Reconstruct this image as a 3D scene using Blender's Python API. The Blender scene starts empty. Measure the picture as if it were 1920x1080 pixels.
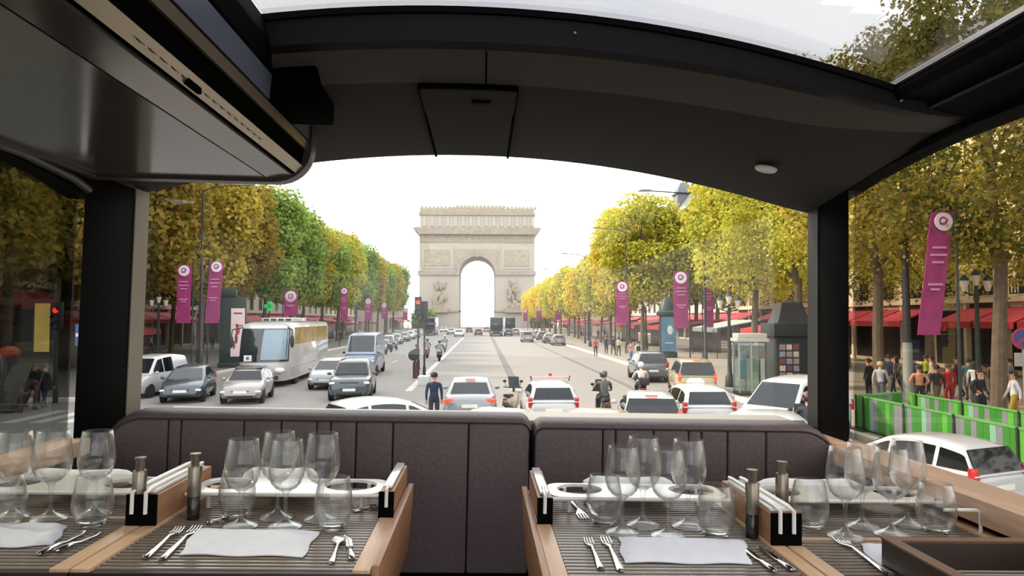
import bpy, bmesh, math, random
import numpy as np
from mathutils import Vector, Matrix
random.seed(11)
PI = math.pi
SC = bpy.context.scene
COL = SC.collection
E = 3.5                      # eye height above the road
F = 1300.0                   # focal length for a 1920 wide frame
ROLL = 0.0203                # the parked bus leans to its right
# ---------------------------------------------------------------- camera
PITCH = math.atan(58 / F); YAW = math.atan(55 / F * math.cos(PITCH))
cd = bpy.data.cameras.new('camera'); cam = bpy.data.objects.new('camera', cd); COL.objects.link(cam)
cd.sensor_width = 36; cd.lens = F / 1920 * 36; cd.clip_end = 2000; cd.clip_start = .05
cam.location = (0, 0, E); cam.rotation_euler = (PI / 2 + PITCH, 0, -YAW)
SC.camera = cam
# ---------------------------------------------------------------- world: bright hazy autumn sky
W = bpy.data.worlds.new('sky'); SC.world = W; W.use_nodes = True
nt = W.node_tree; nt.nodes.clear(); nl = nt.links
tc = nt.nodes.new('ShaderNodeTexCoord'); no = nt.nodes.new('ShaderNodeTexNoise'); no.inputs['Scale'].default_value = 2.2; no.inputs['Detail'].default_value = 5
rp = nt.nodes.new('ShaderNodeValToRGB'); rp.color_ramp.elements[0].position = .38; rp.color_ramp.elements[1].position = .62
rp.color_ramp.elements[0].color = (.86, .90, .96, 1); rp.color_ramp.elements[1].color = (1, .985, .97, 1)
bg = nt.nodes.new('ShaderNodeBackground'); bg.inputs['Strength'].default_value = 2.9
wo = nt.nodes.new('ShaderNodeOutputWorld')
nl.new(tc.outputs['Generated'], no.inputs['Vector']); nl.new(no.outputs['Fac'], rp.inputs['Fac']); nl.new(rp.outputs['Color'], bg.inputs['Color']); nl.new(bg.outputs['Background'], wo.inputs['Surface'])
# ---------------------------------------------------------------- sun, low over the left side of the avenue
sd = bpy.data.lights.new('sun', 'SUN'); sd.energy = 6.0; sd.angle = math.radians(5); sd.color = (1, .86, .66)
sun = bpy.data.objects.new('sun', sd); COL.objects.link(sun)
sun.rotation_euler = Vector((.80, -.22, -.62)).to_track_quat('-Z', 'Y').to_euler()
vs = SC.view_settings; vs.view_transform = 'Standard'; vs.look = 'None'; vs.gamma = 1; vs.use_curve_mapping = False; vs.exposure = 0.0
SC.cycles.max_bounces = 12; SC.cycles.transparent_max_bounces = 24; SC.cycles.sample_clamp_indirect = 6; SC.cycles.caustics_reflective = False

# ---------------------------------------------------------------- helpers
def ray(px, py):
    d = Vector(((px - 960) / F, -(py - 540) / F, -1))
    return cam.rotation_euler.to_matrix() @ d
def G(px, py, z=0.0):                        # street point seen at a pixel, at height z
    d = ray(px, py); t = (z - E) / d.z
    return Vector((d.x * t, d.y * t, z))
def AY(px, py, Y):                           # street point seen at a pixel, at distance Y
    d = ray(px, py); t = Y / d.y
    return Vector((d.x * t, Y, E + d.z * t))
RM = Matrix.Rotation(ROLL, 4, 'Y')
RI = RM.inverted().to_3x3()
def BP(px, py, h):                           # same, in the frame of the bus
    d = RI @ ray(px, py); t = h / d.z
    return Vector((d.x * t, d.y * t, E + h))
def BY(px, py, Y):
    d = RI @ ray(px, py); t = Y / d.y
    return Vector((d.x * t, Y, E + d.z * t))
def lin(h):
    c = [int(h[i:i + 2], 16) / 255 for i in (0, 2, 4)]
    return tuple((x / 12.92 if x <= .04045 else ((x + .055) / 1.055) ** 2.4) for x in c)
MC = {}
def mat(name, col, rough=.5, metal=0., var=.10, scale=9., bump=0., spec=.5, emit=0., coat=0., stretch=None, grain=None):
    if name in MC: return MC[name]
    m = bpy.data.materials.new(name); MC[name] = m; m.use_nodes = True
    n = m.node_tree.nodes; l = m.node_tree.links; b = n['Principled BSDF']
    c = lin(col) if isinstance(col, str) else col
    t = n.new('ShaderNodeTexCoord'); mp = n.new('ShaderNodeMapping'); ns = n.new('ShaderNodeTexNoise'); ns.inputs['Scale'].default_value = scale; ns.inputs['Detail'].default_value = 4
    if stretch: mp.inputs['Scale'].default_value = stretch
    l.new(t.outputs['Object'], mp.inputs['Vector']); l.new(mp.outputs['Vector'], ns.inputs['Vector'])
    mx = n.new('ShaderNodeMix'); mx.data_type = 'RGBA'
    g = lin(grain) if grain else tuple(x * (1 - 2 * var) for x in c)
    mx.inputs['A'].default_value = (*g, 1); mx.inputs['B'].default_value = (*[min(1, x * (1 + var)) for x in c], 1)
    l.new(ns.outputs['Fac'], mx.inputs['Factor']); l.new(mx.outputs['Result'], b.inputs['Base Color'])
    b.inputs['Roughness'].default_value = rough; b.inputs['Metallic'].default_value = metal; b.inputs['Specular IOR Level'].default_value = spec
    if coat: b.inputs['Coat Weight'].default_value = coat; b.inputs['Coat Roughness'].default_value = .05
    if emit: b.inputs['Emission Color'].default_value = (*c, 1); b.inputs['Emission Strength'].default_value = emit
    if bump:
        bp = n.new('ShaderNodeBump'); bp.inputs['Strength'].default_value = bump; bp.inputs['Distance'].default_value = .02
        l.new(ns.outputs['Fac'], bp.inputs['Height']); l.new(bp.outputs['Normal'], b.inputs['Normal'])
    return m
def pane_mat(name, tint, refl=.06, rough=0.):
    if name in MC: return MC[name]
    m = bpy.data.materials.new(name); MC[name] = m; m.use_nodes = True
    n = m.node_tree.nodes; l = m.node_tree.links; n.clear()
    o = n.new('ShaderNodeOutputMaterial'); mx = n.new('ShaderNodeMixShader'); tr = n.new('ShaderNodeBsdfTransparent'); gl = n.new('ShaderNodeBsdfGlossy')
    lw = n.new('ShaderNodeLayerWeight'); lw.inputs['Blend'].default_value = .12
    ns = n.new('ShaderNodeTexNoise'); ns.inputs['Scale'].default_value = 3
    mm = n.new('ShaderNodeMath'); mm.operation = 'MULTIPLY'; mm.inputs[1].default_value = .55
    ad = n.new('ShaderNodeMath'); ad.operation = 'MULTIPLY_ADD'; ad.inputs[1].default_value = refl * .4; ad.inputs[2].default_value = refl * .4
    a2 = n.new('ShaderNodeMath'); a2.operation = 'ADD'
    l.new(lw.outputs['Fresnel'], mm.inputs[0]); l.new(ns.outputs['Fac'], ad.inputs[0]); l.new(mm.outputs[0], a2.inputs[0]); l.new(ad.outputs[0], a2.inputs[1])
    tr.inputs['Color'].default_value = (*tint, 1); gl.inputs['Roughness'].default_value = rough; gl.inputs['Color'].default_value = (.9, .9, .9, 1)
    l.new(a2.outputs[0], mx.inputs['Fac']); l.new(tr.outputs[0], mx.inputs[1]); l.new(gl.outputs[0], mx.inputs[2]); l.new(mx.outputs[0], o.inputs['Surface'])
    return m

class MB:
    def __init__(s): s.v = []; s.f = []; s.m = []
    def add(s, v, f, m=0):
        k = len(s.v); s.v += [tuple(p) for p in v]
        for q in f: s.f.append(tuple(i + k for i in q)); s.m.append(m)
        return s
    def box(s, x0, x1, y0, y1, z0, z1, m=0, M=None):
        v = [Vector((x, y, z)) for z in (z0, z1) for y in (y0, y1) for x in (x0, x1)]
        if M is not None: v = [M @ p for p in v]
        return s.add(v, [(0, 2, 3, 1), (4, 5, 7, 6), (0, 1, 5, 4), (2, 6, 7, 3), (0, 4, 6, 2), (1, 3, 7, 5)], m)
    def loft(s, rings, m=0, cap=True, close=True):
        n = len(rings[0]); v = [p for r in rings for p in r]; f = []
        for i in range(len(rings) - 1):
            for j in range(n if close else n - 1):
                k = (j + 1) % n; f.append((i * n + j, i * n + k, (i + 1) * n + k, (i + 1) * n + j))
        if cap: f.append(tuple(range(n - 1, -1, -1))); f.append(tuple((len(rings) - 1) * n + j for j in range(n)))
        return s.add(v, f, m)
    def ext(s, poly, ax, a, b, m=0):          # polygon extruded along axis ax
        def P(u, w, t): return {'x': (t, u, w), 'y': (u, t, w), 'z': (u, w, t)}[ax]
        return s.loft([[P(u, w, a) for u, w in poly], [P(u, w, b) for u, w in poly]], m)
    def tube(s, pts, r, n=8, m=0):
        pts = [Vector(p) for p in pts]; rs = r if isinstance(r, (list, tuple)) else [r] * len(pts); rings = []
        up = None
        for i, p in enumerate(pts):
            d = (pts[min(i + 1, len(pts) - 1)] - pts[max(i - 1, 0)]).normalized()
            a = d.orthogonal().normalized() if up is None else (up - d * up.dot(d)).normalized()
            up = a; b = d.cross(a)
            rings.append([p + (a * math.cos(2 * PI * k / n) + b * math.sin(2 * PI * k / n)) * rs[i] for k in range(n)])
        return s.loft(rings, m)
    def lathe(s, prof, n=20, o=(0, 0, 0), m=0, ax='z', cap=True):
        rings = []
        for r, z in prof:
            ring = []
            for k in range(n):
                c, q = math.cos(2 * PI * k / n) * r, math.sin(2 * PI * k / n) * r
                p = (c, q, z) if ax == 'z' else ((z, c, q) if ax == 'x' else (q, z, c))
                ring.append((p[0] + o[0], p[1] + o[1], p[2] + o[2]))
            rings.append(ring)
        return s.loft(rings, m, cap)
    def ball(s, c, r, nu=12, nv=8, m=0):
        r = r if isinstance(r, (list, tuple)) else (r, r, r)
        return s.loft([[(c[0] + r[0] * max(.02, math.sin(PI * i / nv)) * math.cos(2 * PI * k / nu), c[1] + r[1] * max(.02, math.sin(PI * i / nv)) * math.sin(2 * PI * k / nu), c[2] - r[2] * math.cos(PI * i / nv)) for k in range(nu)] for i in range(nv + 1)], m)
    def pane(s, c, u0, u1, v0, v1, off, th=.015, m=0):     # raised slab on the quad c (bl, br, tr, tl)
        c = [Vector(p) for p in c]
        def Q(u, v): return c[0].lerp(c[1], u).lerp(c[3].lerp(c[2], u), v)
        n = (c[1] - c[0]).cross(c[3] - c[0]).normalized()
        a = [Q(u0, v0), Q(u1, v0), Q(u1, v1), Q(u0, v1)]
        return s.add([p + n * (off - th) for p in a] + [p + n * off for p in a], [(3, 2, 1, 0), (4, 5, 6, 7), (0, 1, 5, 4), (1, 2, 6, 5), (2, 3, 7, 6), (3, 0, 4, 7)], m)
    def mesh(s, name, mats, smooth=35, bevel=0., seg=2, weld=False):
        me = bpy.data.meshes.new(name); me.from_pydata(s.v, [], s.f)
        for i, k in enumerate(s.m): me.polygons[i].material_index = k
        bm = bmesh.new(); bm.from_mesh(me)
        if weld: bmesh.ops.remove_doubles(bm, verts=bm.verts, dist=1e-5)
        bmesh.ops.recalc_face_normals(bm, faces=bm.faces)
        if bevel:
            es = [e for e in bm.edges if len(e.link_faces) == 2 and e.calc_face_angle(0) > .35]
            bmesh.ops.bevel(bm, geom=es, offset=bevel, segments=seg, profile=.6, affect='EDGES', clamp_overlap=True)
        bm.to_mesh(me); bm.free()
        for m in (mats if isinstance(mats, (list, tuple)) else [mats]): me.materials.append(m)
        if smooth:
            me.polygons.foreach_set('use_smooth', [True] * len(me.polygons)); me.set_sharp_from_angle(angle=math.radians(smooth))
        return me
    def build(s, name, mats, parent=None, **k):
        return link(name, s.mesh(name, mats, **k), parent)
BUS = []
INBUS = [False]
def link(name, me, parent=None):
    o = bpy.data.objects.new(name, me); COL.objects.link(o)
    if parent is not None: o.parent = parent
    elif INBUS[0]: BUS.append(o)
    return o
def tag(o, label=None, cat=None, group=None, kind=None):
    if label: o['label'] = label
    if cat: o['category'] = cat
    if group: o['group'] = group
    if kind: o['kind'] = kind
    return o
def thing(name, label, cat, loc=(0, 0, 0), rz=0, group=None):
    o = link(name, None); o.location = loc; o.rotation_euler = (0, 0, rz); o.empty_display_size = .1
    return tag(o, label, cat, group)
def struct(o, label=None): o['kind'] = 'structure'; return tag(o, label)
def kids(o): return [c for c in KID.get(o.name, [])]
KID = {}
def dup(root, loc, rz, label=None, cat=None, group=None):
    def cp(o, par):
        c = o.copy(); COL.objects.link(c)
        if par is not None: c.parent = par
        for ch in list(o.children): cp(ch, c)
        return c
    r = cp(root, None); r.location = loc; r.rotation_euler = (0, 0, rz)
    if INBUS[0]: BUS.append(r)
    if label: r['label'] = label
    if group: r['group'] = group
    return r
ORD = 'first second third fourth fifth sixth seventh eighth ninth tenth eleventh twelfth thirteenth fourteenth fifteenth sixteenth seventeenth eighteenth nineteenth twentieth'.split()
# ================================================================ THE BUS
INBUS[0] = True
M_black = mat('black_trim', '060607', .8, var=.15, scale=30, spec=.06)
M_navy = mat('navy_lacquer', '0e1118', .5, var=.1, scale=12, spec=.2)
M_ceil = mat('charcoal_headliner', '1d1c1a', .95, var=.08, scale=60, bump=.05)
M_gap = mat('dark_gap', '030303', .95, spec=.02)
M_ledge = mat('cream_ledge', 'c9bfb2', .5, var=.05)
M_wood = mat('oiled_oak', 'b88a66', .42, var=.12, scale=6, stretch=(14, 1.2, 14), grain='8a5f40')
M_sill = mat('oak_sill_lit_tone', 'e6c4a8', .38, var=.08, scale=6, stretch=(14, 1.2, 14), grain='b98d6c')  # oak lightened so the lit look of the sills sits in the colour
M_woodz = mat('upright_oak_veneer', '8a5c3c', .4, var=.12, scale=5, stretch=(10, 10, 1), grain='5c3a25')
M_wenge = mat('dark_wenge', '261a14', .42, var=.12, scale=6, stretch=(12, 1.5, 12), grain='22170f')
M_floor = mat('dark_vinyl', '17171a', .6, var=.2, scale=40)
M_reveal = mat('grey_reveal', '8f8778', .55, var=.06)
M_leather = mat('brown_leather', '665859', .5, var=.12, scale=70, bump=.12, grain='55484a')
M_leather2 = mat('umber_leather', '4b3a36', .5, var=.1, scale=60, bump=.1)
M_alu = mat('brushed_aluminium', 'a59a88', .32, metal=.75, var=.05, scale=40, stretch=(1, .05, 1))
M_slate = mat('slate_lacquer', '5b6270', .3, var=.06, scale=5)
M_duct = mat('grey_gloss_panel', '4c4944', .16, var=.05, scale=4, spec=.6)
XL, XR, XC = -1.19, 1.19, -.03
YW = 2.5
def hz(v): return E + v
# ---- floor and walls
struct(MB().box(-1.26, 1.26, -1.6, 2.6, hz(-1.24), hz(-1.2)).build('floor', M_floor))
struct(MB().box(-1.26, XL, -1.6, 2.6, hz(-1.2), hz(-.42)).build('wall_left', mat('dark_walnut_veneer', '3a241a', .5, var=.12, scale=5, stretch=(10, 10, 1))))
struct(MB().box(XR, 1.26, -1.6, 2.6, hz(-1.2), hz(-.43)).build('wall_right', M_woodz))
struct(MB().box(-1.26, 1.26, -1.64, -1.6, hz(-1.2), hz(-.35)).build('wall_back', M_black))
struct(MB().box(XL, XR, 2.42, 2.6, hz(-1.2), hz(-.36)).build('wall_front', M_black))
# ---- sills and ledge
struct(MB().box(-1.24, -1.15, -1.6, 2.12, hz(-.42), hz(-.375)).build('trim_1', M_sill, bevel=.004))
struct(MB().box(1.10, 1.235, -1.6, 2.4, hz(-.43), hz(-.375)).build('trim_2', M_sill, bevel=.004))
struct(MB().box(-1.07, 1.075, 2.27, 2.49, hz(-.36), hz(-.326)).build('trim_3', M_ledge, bevel=.006))
# ---- corner pillars with lighter reveals
o = struct(MB().ext([(XL, 2.10), (XL, 2.40), (-1.26, 2.40), (-1.26, 2.23)], 'z', hz(-.42), hz(.42)).build('trim_4', M_black, bevel=.008))
MB().box(-1.215, XL + .003, 2.395, 2.49, hz(-.40), hz(.42)).build('reveal', M_reveal, o)
o = struct(MB().ext([(XR, 2.21), (XR, 2.42), (1.26, 2.42), (1.26, 2.34)], 'z', hz(-.43), hz(.52)).build('trim_5', M_black, bevel=.008))
MB().box(XR - .003, 1.215, 2.415, 2.49, hz(-.43), hz(.42)).build('reveal', mat('dark_reveal', '3a3936', .5), o)
# ---- arched front roof: section swept across the bus
def arch(x, h0, k): return h0 - k * (x - XC) ** 2
def lowest(y): return .512 if y < 2.12 else .512 - .108 * min(1, (y - 2.12) / .34)
def soft(h, y): d = h - lowest(y); return lowest(y) + .5 * (d + math.sqrt(d * d + .0006))
def sweep(sec, x0, x1, n=36):          # sec: list of (Y, h, k)
    return [[(x0 + (x1 - x0) * i / n, y, hz(soft(arch(x0 + (x1 - x0) * i / n, h, k), y))) for y, h, k in sec] for i in range(n + 1)]
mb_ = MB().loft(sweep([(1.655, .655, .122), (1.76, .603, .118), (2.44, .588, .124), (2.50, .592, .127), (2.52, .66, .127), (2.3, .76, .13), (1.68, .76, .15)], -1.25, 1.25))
mb_.m = [1 if k % 7 == 0 and k < 36 * 7 else 0 for k in range(len(mb_.f))]  # first facet gets a lighter tone: light from the rear painted in
cl = struct(mb_.build('ceiling', [M_ceil, mat('headliner_lit_band', '45423d', .9, var=.08, scale=60)], smooth=30))
o = struct(MB().loft(sweep([(1.62, .728, .15), (1.635, .662, .124), (1.66, .652, .122), (1.69, .66, .122), (1.69, .765, .15), (1.64, .75, .15)], -1.25, 1.22)).build('trim_6', M_navy, smooth=30))
MB().loft(sweep([(1.612, .738, .15), (1.61, .722, .15), (1.63, .722, .15), (1.63, .738, .15)], -1.25, 1.0)).build('edge_seal', M_black, o)
for px in (1078, 1690): p = BY(px, 62 if px < 1200 else 188, 1.62); MB().ball(p, .004, 8, 6).build('bolt', M_alu, o)
# hatch in the ceiling, with its finger latch
def CS(px, py):                        # point of the ceiling underside seen at a pixel
    for i in range(400):
        Y = 1.66 + i * .0022
        q = BY(px, py, Y); hc = arch(q.x, .603 - .015 * (Y - 1.76) / .68, .118 + .008 * (Y - 1.76) / .68) if Y > 1.76 else arch(q.x, .655 - .52 * (Y - 1.655), .122)
        if q.z - E > hc: return q
    return q
hx0, hx1 = BY(786, 148, 1.77).x, BY(970, 148, 1.77).x
hp = [[(hx0 + (hx1 - hx0) * u + (.012 if u == 0 else 0) * 0, y, hz(arch(hx0 + (hx1 - hx0) * u, h - .006, .121))) for u in (0, .2, .4, .6, .8, 1)] for y, h in ((1.77, .603), (1.78, .597), (2.43, .582), (2.43, .59), (1.77, .606))]
ht = MB().loft(hp, cap=False, close=False).build('hatch', mat('headliner_hatch', '1b1a18', .95, var=.08, scale=60), cl)
for u in (0, 1):
    x = hx0 + (hx1 - hx0) * u
    MB().loft([[(x + d, y, hz(arch(x, h - e, .121))) for d, e in ((-.004, .002), (.004, .002), (.004, .01), (-.004, .01))] for y, h in ((1.765, .603), (2.44, .582))]).build('seam', M_gap, cl)
MB().loft([[(hx0 + (hx1 - hx0) * i / 8, y, hz(arch(hx0 + (hx1 - hx0) * i / 8, h, .121))) for y, h in ((1.764, .606), (1.772, .606), (1.772, .592), (1.764, .594))] for i in range(9)]).build('seam', M_gap, cl)
MB().loft([[(BY(912, 110, 1.7).x + d, y, hz(arch(-.0, h - .003, .14))) for d in (-.002, .002)] for y, h in ((1.662, .653), (1.755, .605))], cap=False, close=False).build('seam', M_gap, cl)
lp = CS(903, 182)
MB().ball((lp.x, lp.y, lp.z - .008), (.026, .012, .012), 14, 8).box(lp.x - .026, lp.x + .026, lp.y - .012, lp.y + .004, lp.z - .02, lp.z - .004).build('latch', M_black, cl)
q = CS(540, 170)
MB().box(q.x - .14, q.x + .09, 1.70, 1.92, q.z - .05, q.z + .07).build('dark_recess_box', M_gap, cl, bevel=.01)  # added black box stands in for a dark recess
q = CS(1437, 313)
t = thing('spotlight', 'small round white spotlight set in the dark arched ceiling', 'ceiling light', (q.x, q.y, q.z))
t.rotation_euler = (0.02, math.atan(2 * .122 * (q.x - XC)), 0)
MB().lathe([(.034, -.004), (.034, -.008), (.030, -.012), (.022, -.010), (.022, -.004)], 24, cap=False).build('bezel', mat('white_plastic', 'd5d2cc', .4), t)
MB().lathe([(.001, -.0105), (.022, -.0095), (.022, -.004), (.001, -.004)], 24).build('lens', mat('frosted_lens', 'bdb9b2', .3, var=.2, scale=120), t)
# ---- roof side rails
rr = [(.985, .570), (.995, .598), (1.06, .60), (1.25, .56), (1.25, .50), (1.20, .505), (1.185, .515), (1.08, .535), (1.075, .548), (1.03, .556), (1.0, .552)]
o = struct(MB().ext([(x, hz(h)) for x, h in rr], 'y', -1.6, 1.70).build('trim_7', M_black, bevel=.003))
MB().ext([(x, hz(h)) for x, h in ((.982, .586), (.99, .602), (.998, .602), (.99, .584))], 'y', -1.6, 1.66).build('edge_seal', mat('grey_rubber', '8d8d8d', .4), o)
MB().ext([(x, hz(h)) for x, h in ((1.072, .536), (1.08, .546), (1.086, .540), (1.08, .532))], 'y', -1.6, 1.68).build('groove_strip', M_navy, o)
MB().box(1.18, 1.255, -1.6, 2.12, hz(.497), hz(.54)).build('window_header', M_black, o)
MB().loft([[(XR, 1.6 + .62 * u, hz(.54)), (XR + .06, 1.6 + .62 * u, hz(.54)), (XR + .06, 1.6 + .62 * u, hz(.497 - .05 * u * u)), (XR, 1.6 + .62 * u, hz(.497 - .05 * u * u))] for u in (0, .2, .4, .6, .8, 1)]).build('corner_gusset', M_black, o)
o = struct(MB().ext([(x, hz(h)) for x, h in ((-.53, .60), (-.515, .64), (-.53, .70), (-1.25, .60), (-1.25, .39), (-1.19, .39), (-1.17, .43), (-.60, .58))], 'y', -1.6, 1.72).build('trim_8', M_black, bevel=.004))
MB().loft([[(XL, -1.6 + 3.72 * u, hz(.45)), (XL - .06, -1.6 + 3.72 * u, hz(.45)), (XL - .06, -1.6 + 3.72 * u, hz(hh)), (XL, -1.6 + 3.72 * u, hz(hh))] for u, hh in ((0, .40), (.82, .40), (.89, .392), (.95, .372), (1, .335))]).build('window_header', M_black, o)
MB().tube([(XL + .012, -1.6, hz(.405)), (XL + .012, 1.5, hz(.402)), (XL + .012, 1.8, hz(.398)), (XL + .012, 2.02, hz(.378)), (XL + .01, 2.1, hz(.36))], .012, 8).build('header_rail', mat('dark_steel', '4a4846', .35, metal=.6), o)
# ---- panes
P_front = pane_mat('windscreen_glass', (.97, .975, .97), .03)
P_left = pane_mat('tinted_glass_left', (.50, .52, .50), .05)
P_right = pane_mat('tinted_glass_right', (.84, .82, .79), .04)
P_roof = pane_mat('tinted_glass_roof', (.69, .692, .702), .02)
def slab(name, rings, m):
    return struct(MB().loft(rings).build(name, m, smooth=0))
n = 24; xs = [XL - .015 + (XR - XL + .03) * i / n for i in range(n + 1)]
slab('window_1', [[(x, YW, hz(-.45)), (x, YW + .006, hz(-.45)), (x, YW + .006, hz(arch(x, .60, .126))), (x, YW, hz(arch(x, .60, .126)))] for x in xs], P_front)
slab('window_2', [[(-1.225, y, hz(a)), (-1.231, y, hz(a)), (-1.231, y, hz(b)), (-1.225, y, hz(b))] for y, a, b in ((-1.6, -.40, .43), (2.13, -.40, .43))], P_left)
slab('window_3', [[(1.225, y, hz(a)), (1.231, y, hz(a)), (1.231, y, hz(b)), (1.225, y, hz(b))] for y, a, b in ((-1.6, -.40, .53), (2.25, -.40, .53))], P_right)
slab('window_5', [[(x, -1.62, hz(-.40)), (x, -1.614, hz(-.40)), (x, -1.614, hz(arch(x, .64, .13))), (x, -1.62, hz(arch(x, .64, .13)))] for x in xs], P_front)
xs = [-.53 + 1.53 * i / n for i in range(n + 1)]
slab('window_4', [[(x, -1.6, hz(arch(x, .735, .15))), (x, 1.64, hz(arch(x, .735, .15))), (x, 1.64, hz(arch(x, .741, .15))), (x, -1.6, hz(arch(x, .741, .15)))] for x in xs], P_roof)
# ---- overhead duct on the left
t = thing('overhead_duct', 'long dark overhead air duct with two metal strips above the left tables', 'duct', (0, 0, 0))
def band(name, a, b, th, m, y0=-1.55, y1=2.10, bev=.0):
    d = Vector((b[0] - a[0], b[1] - a[1])).normalized(); nx, nz = -d.y * th, d.x * th
    return MB().ext([(a[0], hz(a[1])), (b[0], hz(b[1])), (b[0] + nx, hz(b[1] + nz)), (a[0] + nx, hz(a[1] + nz))], 'y', y0, y1).build(name, m, t, bevel=bev)
band('lower_panel', (-1.165, .405), (-.652, .405), .02, M_duct)
band('seam', (-.652, .412), (-.647, .412), .01, M_gap)
band('lower_panel', (-.647, .405), (-.578, .416), .02, M_duct)
band('seam', (-.578, .424), (-.568, .432), .01, M_gap)
s1 = band('metal_strip', (-.568, .424), (-.548, .446), .012, M_alu)
band('channel', (-.553, .452), (-.548, .495), .01, M_gap)
band('metal_strip', (-.540, .497), (-.536, .522), .01, M_alu)
band('seam', (-.540, .522), (-.540, .528), .01, M_gap)
band('face_panel', (-.534, .528), (-.530, .588), .02, M_slate)
band('seam', (-.54, .588), (-.54, .60), .01, M_gap)
MB().ext([(x, hz(h)) for x, h in ((-1.18, .41), (-.66, .43), (-.56, .46), (-.56, .60), (-1.18, .60))], 'y', -1.55, 2.09).build('shell', M_black, t)
MB().ext([(x, hz(h)) for x, h in ((-1.185, .395), (-1.15, .395), (-1.15, .415), (-1.185, .43))], 'y', -1.55, 2.12).build('lower_rail', mat('brown_edging', '2c2422', .5), t, bevel=.004)
cap = []
for y, s in ((2.085, 0), (2.13, .0), (2.16, .006), (2.175, .022)):
    ring = [(-1.185 + s, .396 + s)]
    for k in range(9): a = -PI / 2 + PI / 2 * k / 8 * .96; ring.append((-.635 + .11 * math.cos(a) - s, .500 + .104 * math.sin(a) + s))
    ring += [(-.524 - s, .60 - s), (-1.185 + s, .60 - s)]
    cap.append([(x, y, hz(h)) for x, h in ring])
MB().loft(cap).build('end_cap', mat('dark_brown_edging', '352a28', .45), t)
fm = MB().box(-.001, .001, -.004, .004, -.007, .007).mesh('reflection_fleck', mat('reflection_dark', '1c1a18', .5))  # raised dark and pale flecks imitate a row of reflections on the strip
fm2 = MB().box(-.001, .001, -.003, .003, -.006, .006).mesh('reflection_fleck', mat('reflection_pale', 'cfc5b4', .35, metal=.5))
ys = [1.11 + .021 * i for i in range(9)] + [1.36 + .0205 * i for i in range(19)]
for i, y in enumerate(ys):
    f = link('reflection_fleck', fm2 if i % 2 else fm, t); f.location = (-.5595, y, hz(.4345)); f.rotation_euler = (0, math.radians(-42), 0)
MB().box(-.004, .004, -.03, .03, -.010, .010).build('dark_square', M_gap, t).location = (-.560, 1.325, hz(.435))  # black square filling the gap in the row of painted reflections
# ---- bench backrests, one padded panel after another
YB = 2.16
def bench(name, label, pxs, top, rl, rr_):
    t = thing(name, label, 'bench', (0, 0, 0))
    xs = [BY(p, 790, YB).x for p in pxs]; zb = hz(-.78); zt = hz(top)
    def corner(x0, x1, r, side):
        if side < 0: return [(x0, zb), (x1, zb), (x1, zt)] + [(x0 + r - r * math.sin(a), zt - r + r * math.cos(a)) for a in [PI / 2 * k / 8 for k in range(9)]]
        return [(x1, zb), (x0, zb), (x0, zt)] + [(x1 - r + r * math.sin(a), zt - r + r * math.cos(a)) for a in [PI / 2 * k / 8 for k in range(9)]]
    for i in range(len(xs) - 1):
        a, b = xs[i] + .0012, xs[i + 1] - .0012
        poly = [(a, zb), (b, zb), (b, zt), (a, zt)]
        if i == 0: poly = corner(a, b, rl, -1)
        if i == len(xs) - 2: poly = corner(a, b, rr_, 1)
        MB().ext(poly, 'y', YB, YB + .10).build('padded_panel', M_leather, t, bevel=.009, seg=3)
    x0, x1 = xs[0], xs[-1]; path = []
    path += [(x0 + .004, zt - rl - .12)] + [(x0 + rl - (rl + .002) * math.sin(a), zt - rl + (rl + .002) * math.cos(a)) for a in [PI / 2 * (8 - k) / 8 for k in range(9)]]
    path += [(x1 - rr_ + (rr_ + .002) * math.sin(a), zt - rr_ + (rr_ + .002) * math.cos(a)) for a in [PI / 2 * k / 8 for k in range(9)]] + [(x1 - .004, zt - rr_ - .12)]
    pl = [path[0]]
    for p in path[1:]:
        if abs(p[0] - pl[-1][0]) + abs(p[1] - pl[-1][1]) > .002: pl.append(p)
    rings = [[(x, YB + .012 + .055 + .066 * math.cos(a), z + .004 + .022 * math.sin(a)) for a in [2 * PI * k / 12 for k in range(12)]] for x, z in pl]
    MB().loft(rings).build('top_roll', M_leather, t)
    MB().ext([(x0 + .03, zb), (x1 - .03, zb), (x1 - .03, zt - .16), (x0 + .03, zt - .16)], 'y', YB + .09, YB + .13).build('back_board', M_black, t)
    MB().box(x0, x1, 1.74, YB - .002, hz(-.93), hz(-.79)).build('seat_cushion', M_leather, t, bevel=.03, seg=3)
    MB().box(x0 + .02, x1 - .02, 1.80, YB + .1, hz(-1.2), hz(-.93)).build('plinth', M_black, t)
bench('bench_seat', 'longer brown leather bench with stitched vertical channels behind the left tables', [191, 315, 339, 457, 527, 594, 620, 668, 737, 879, 994], -.325, .12, .03)
bench('bench_seat', 'shorter brown leather bench with stitched vertical channels behind the right tables', [1003, 1131, 1155, 1226, 1292, 1316, 1365, 1437, 1574], -.338, .03, .12)
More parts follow.
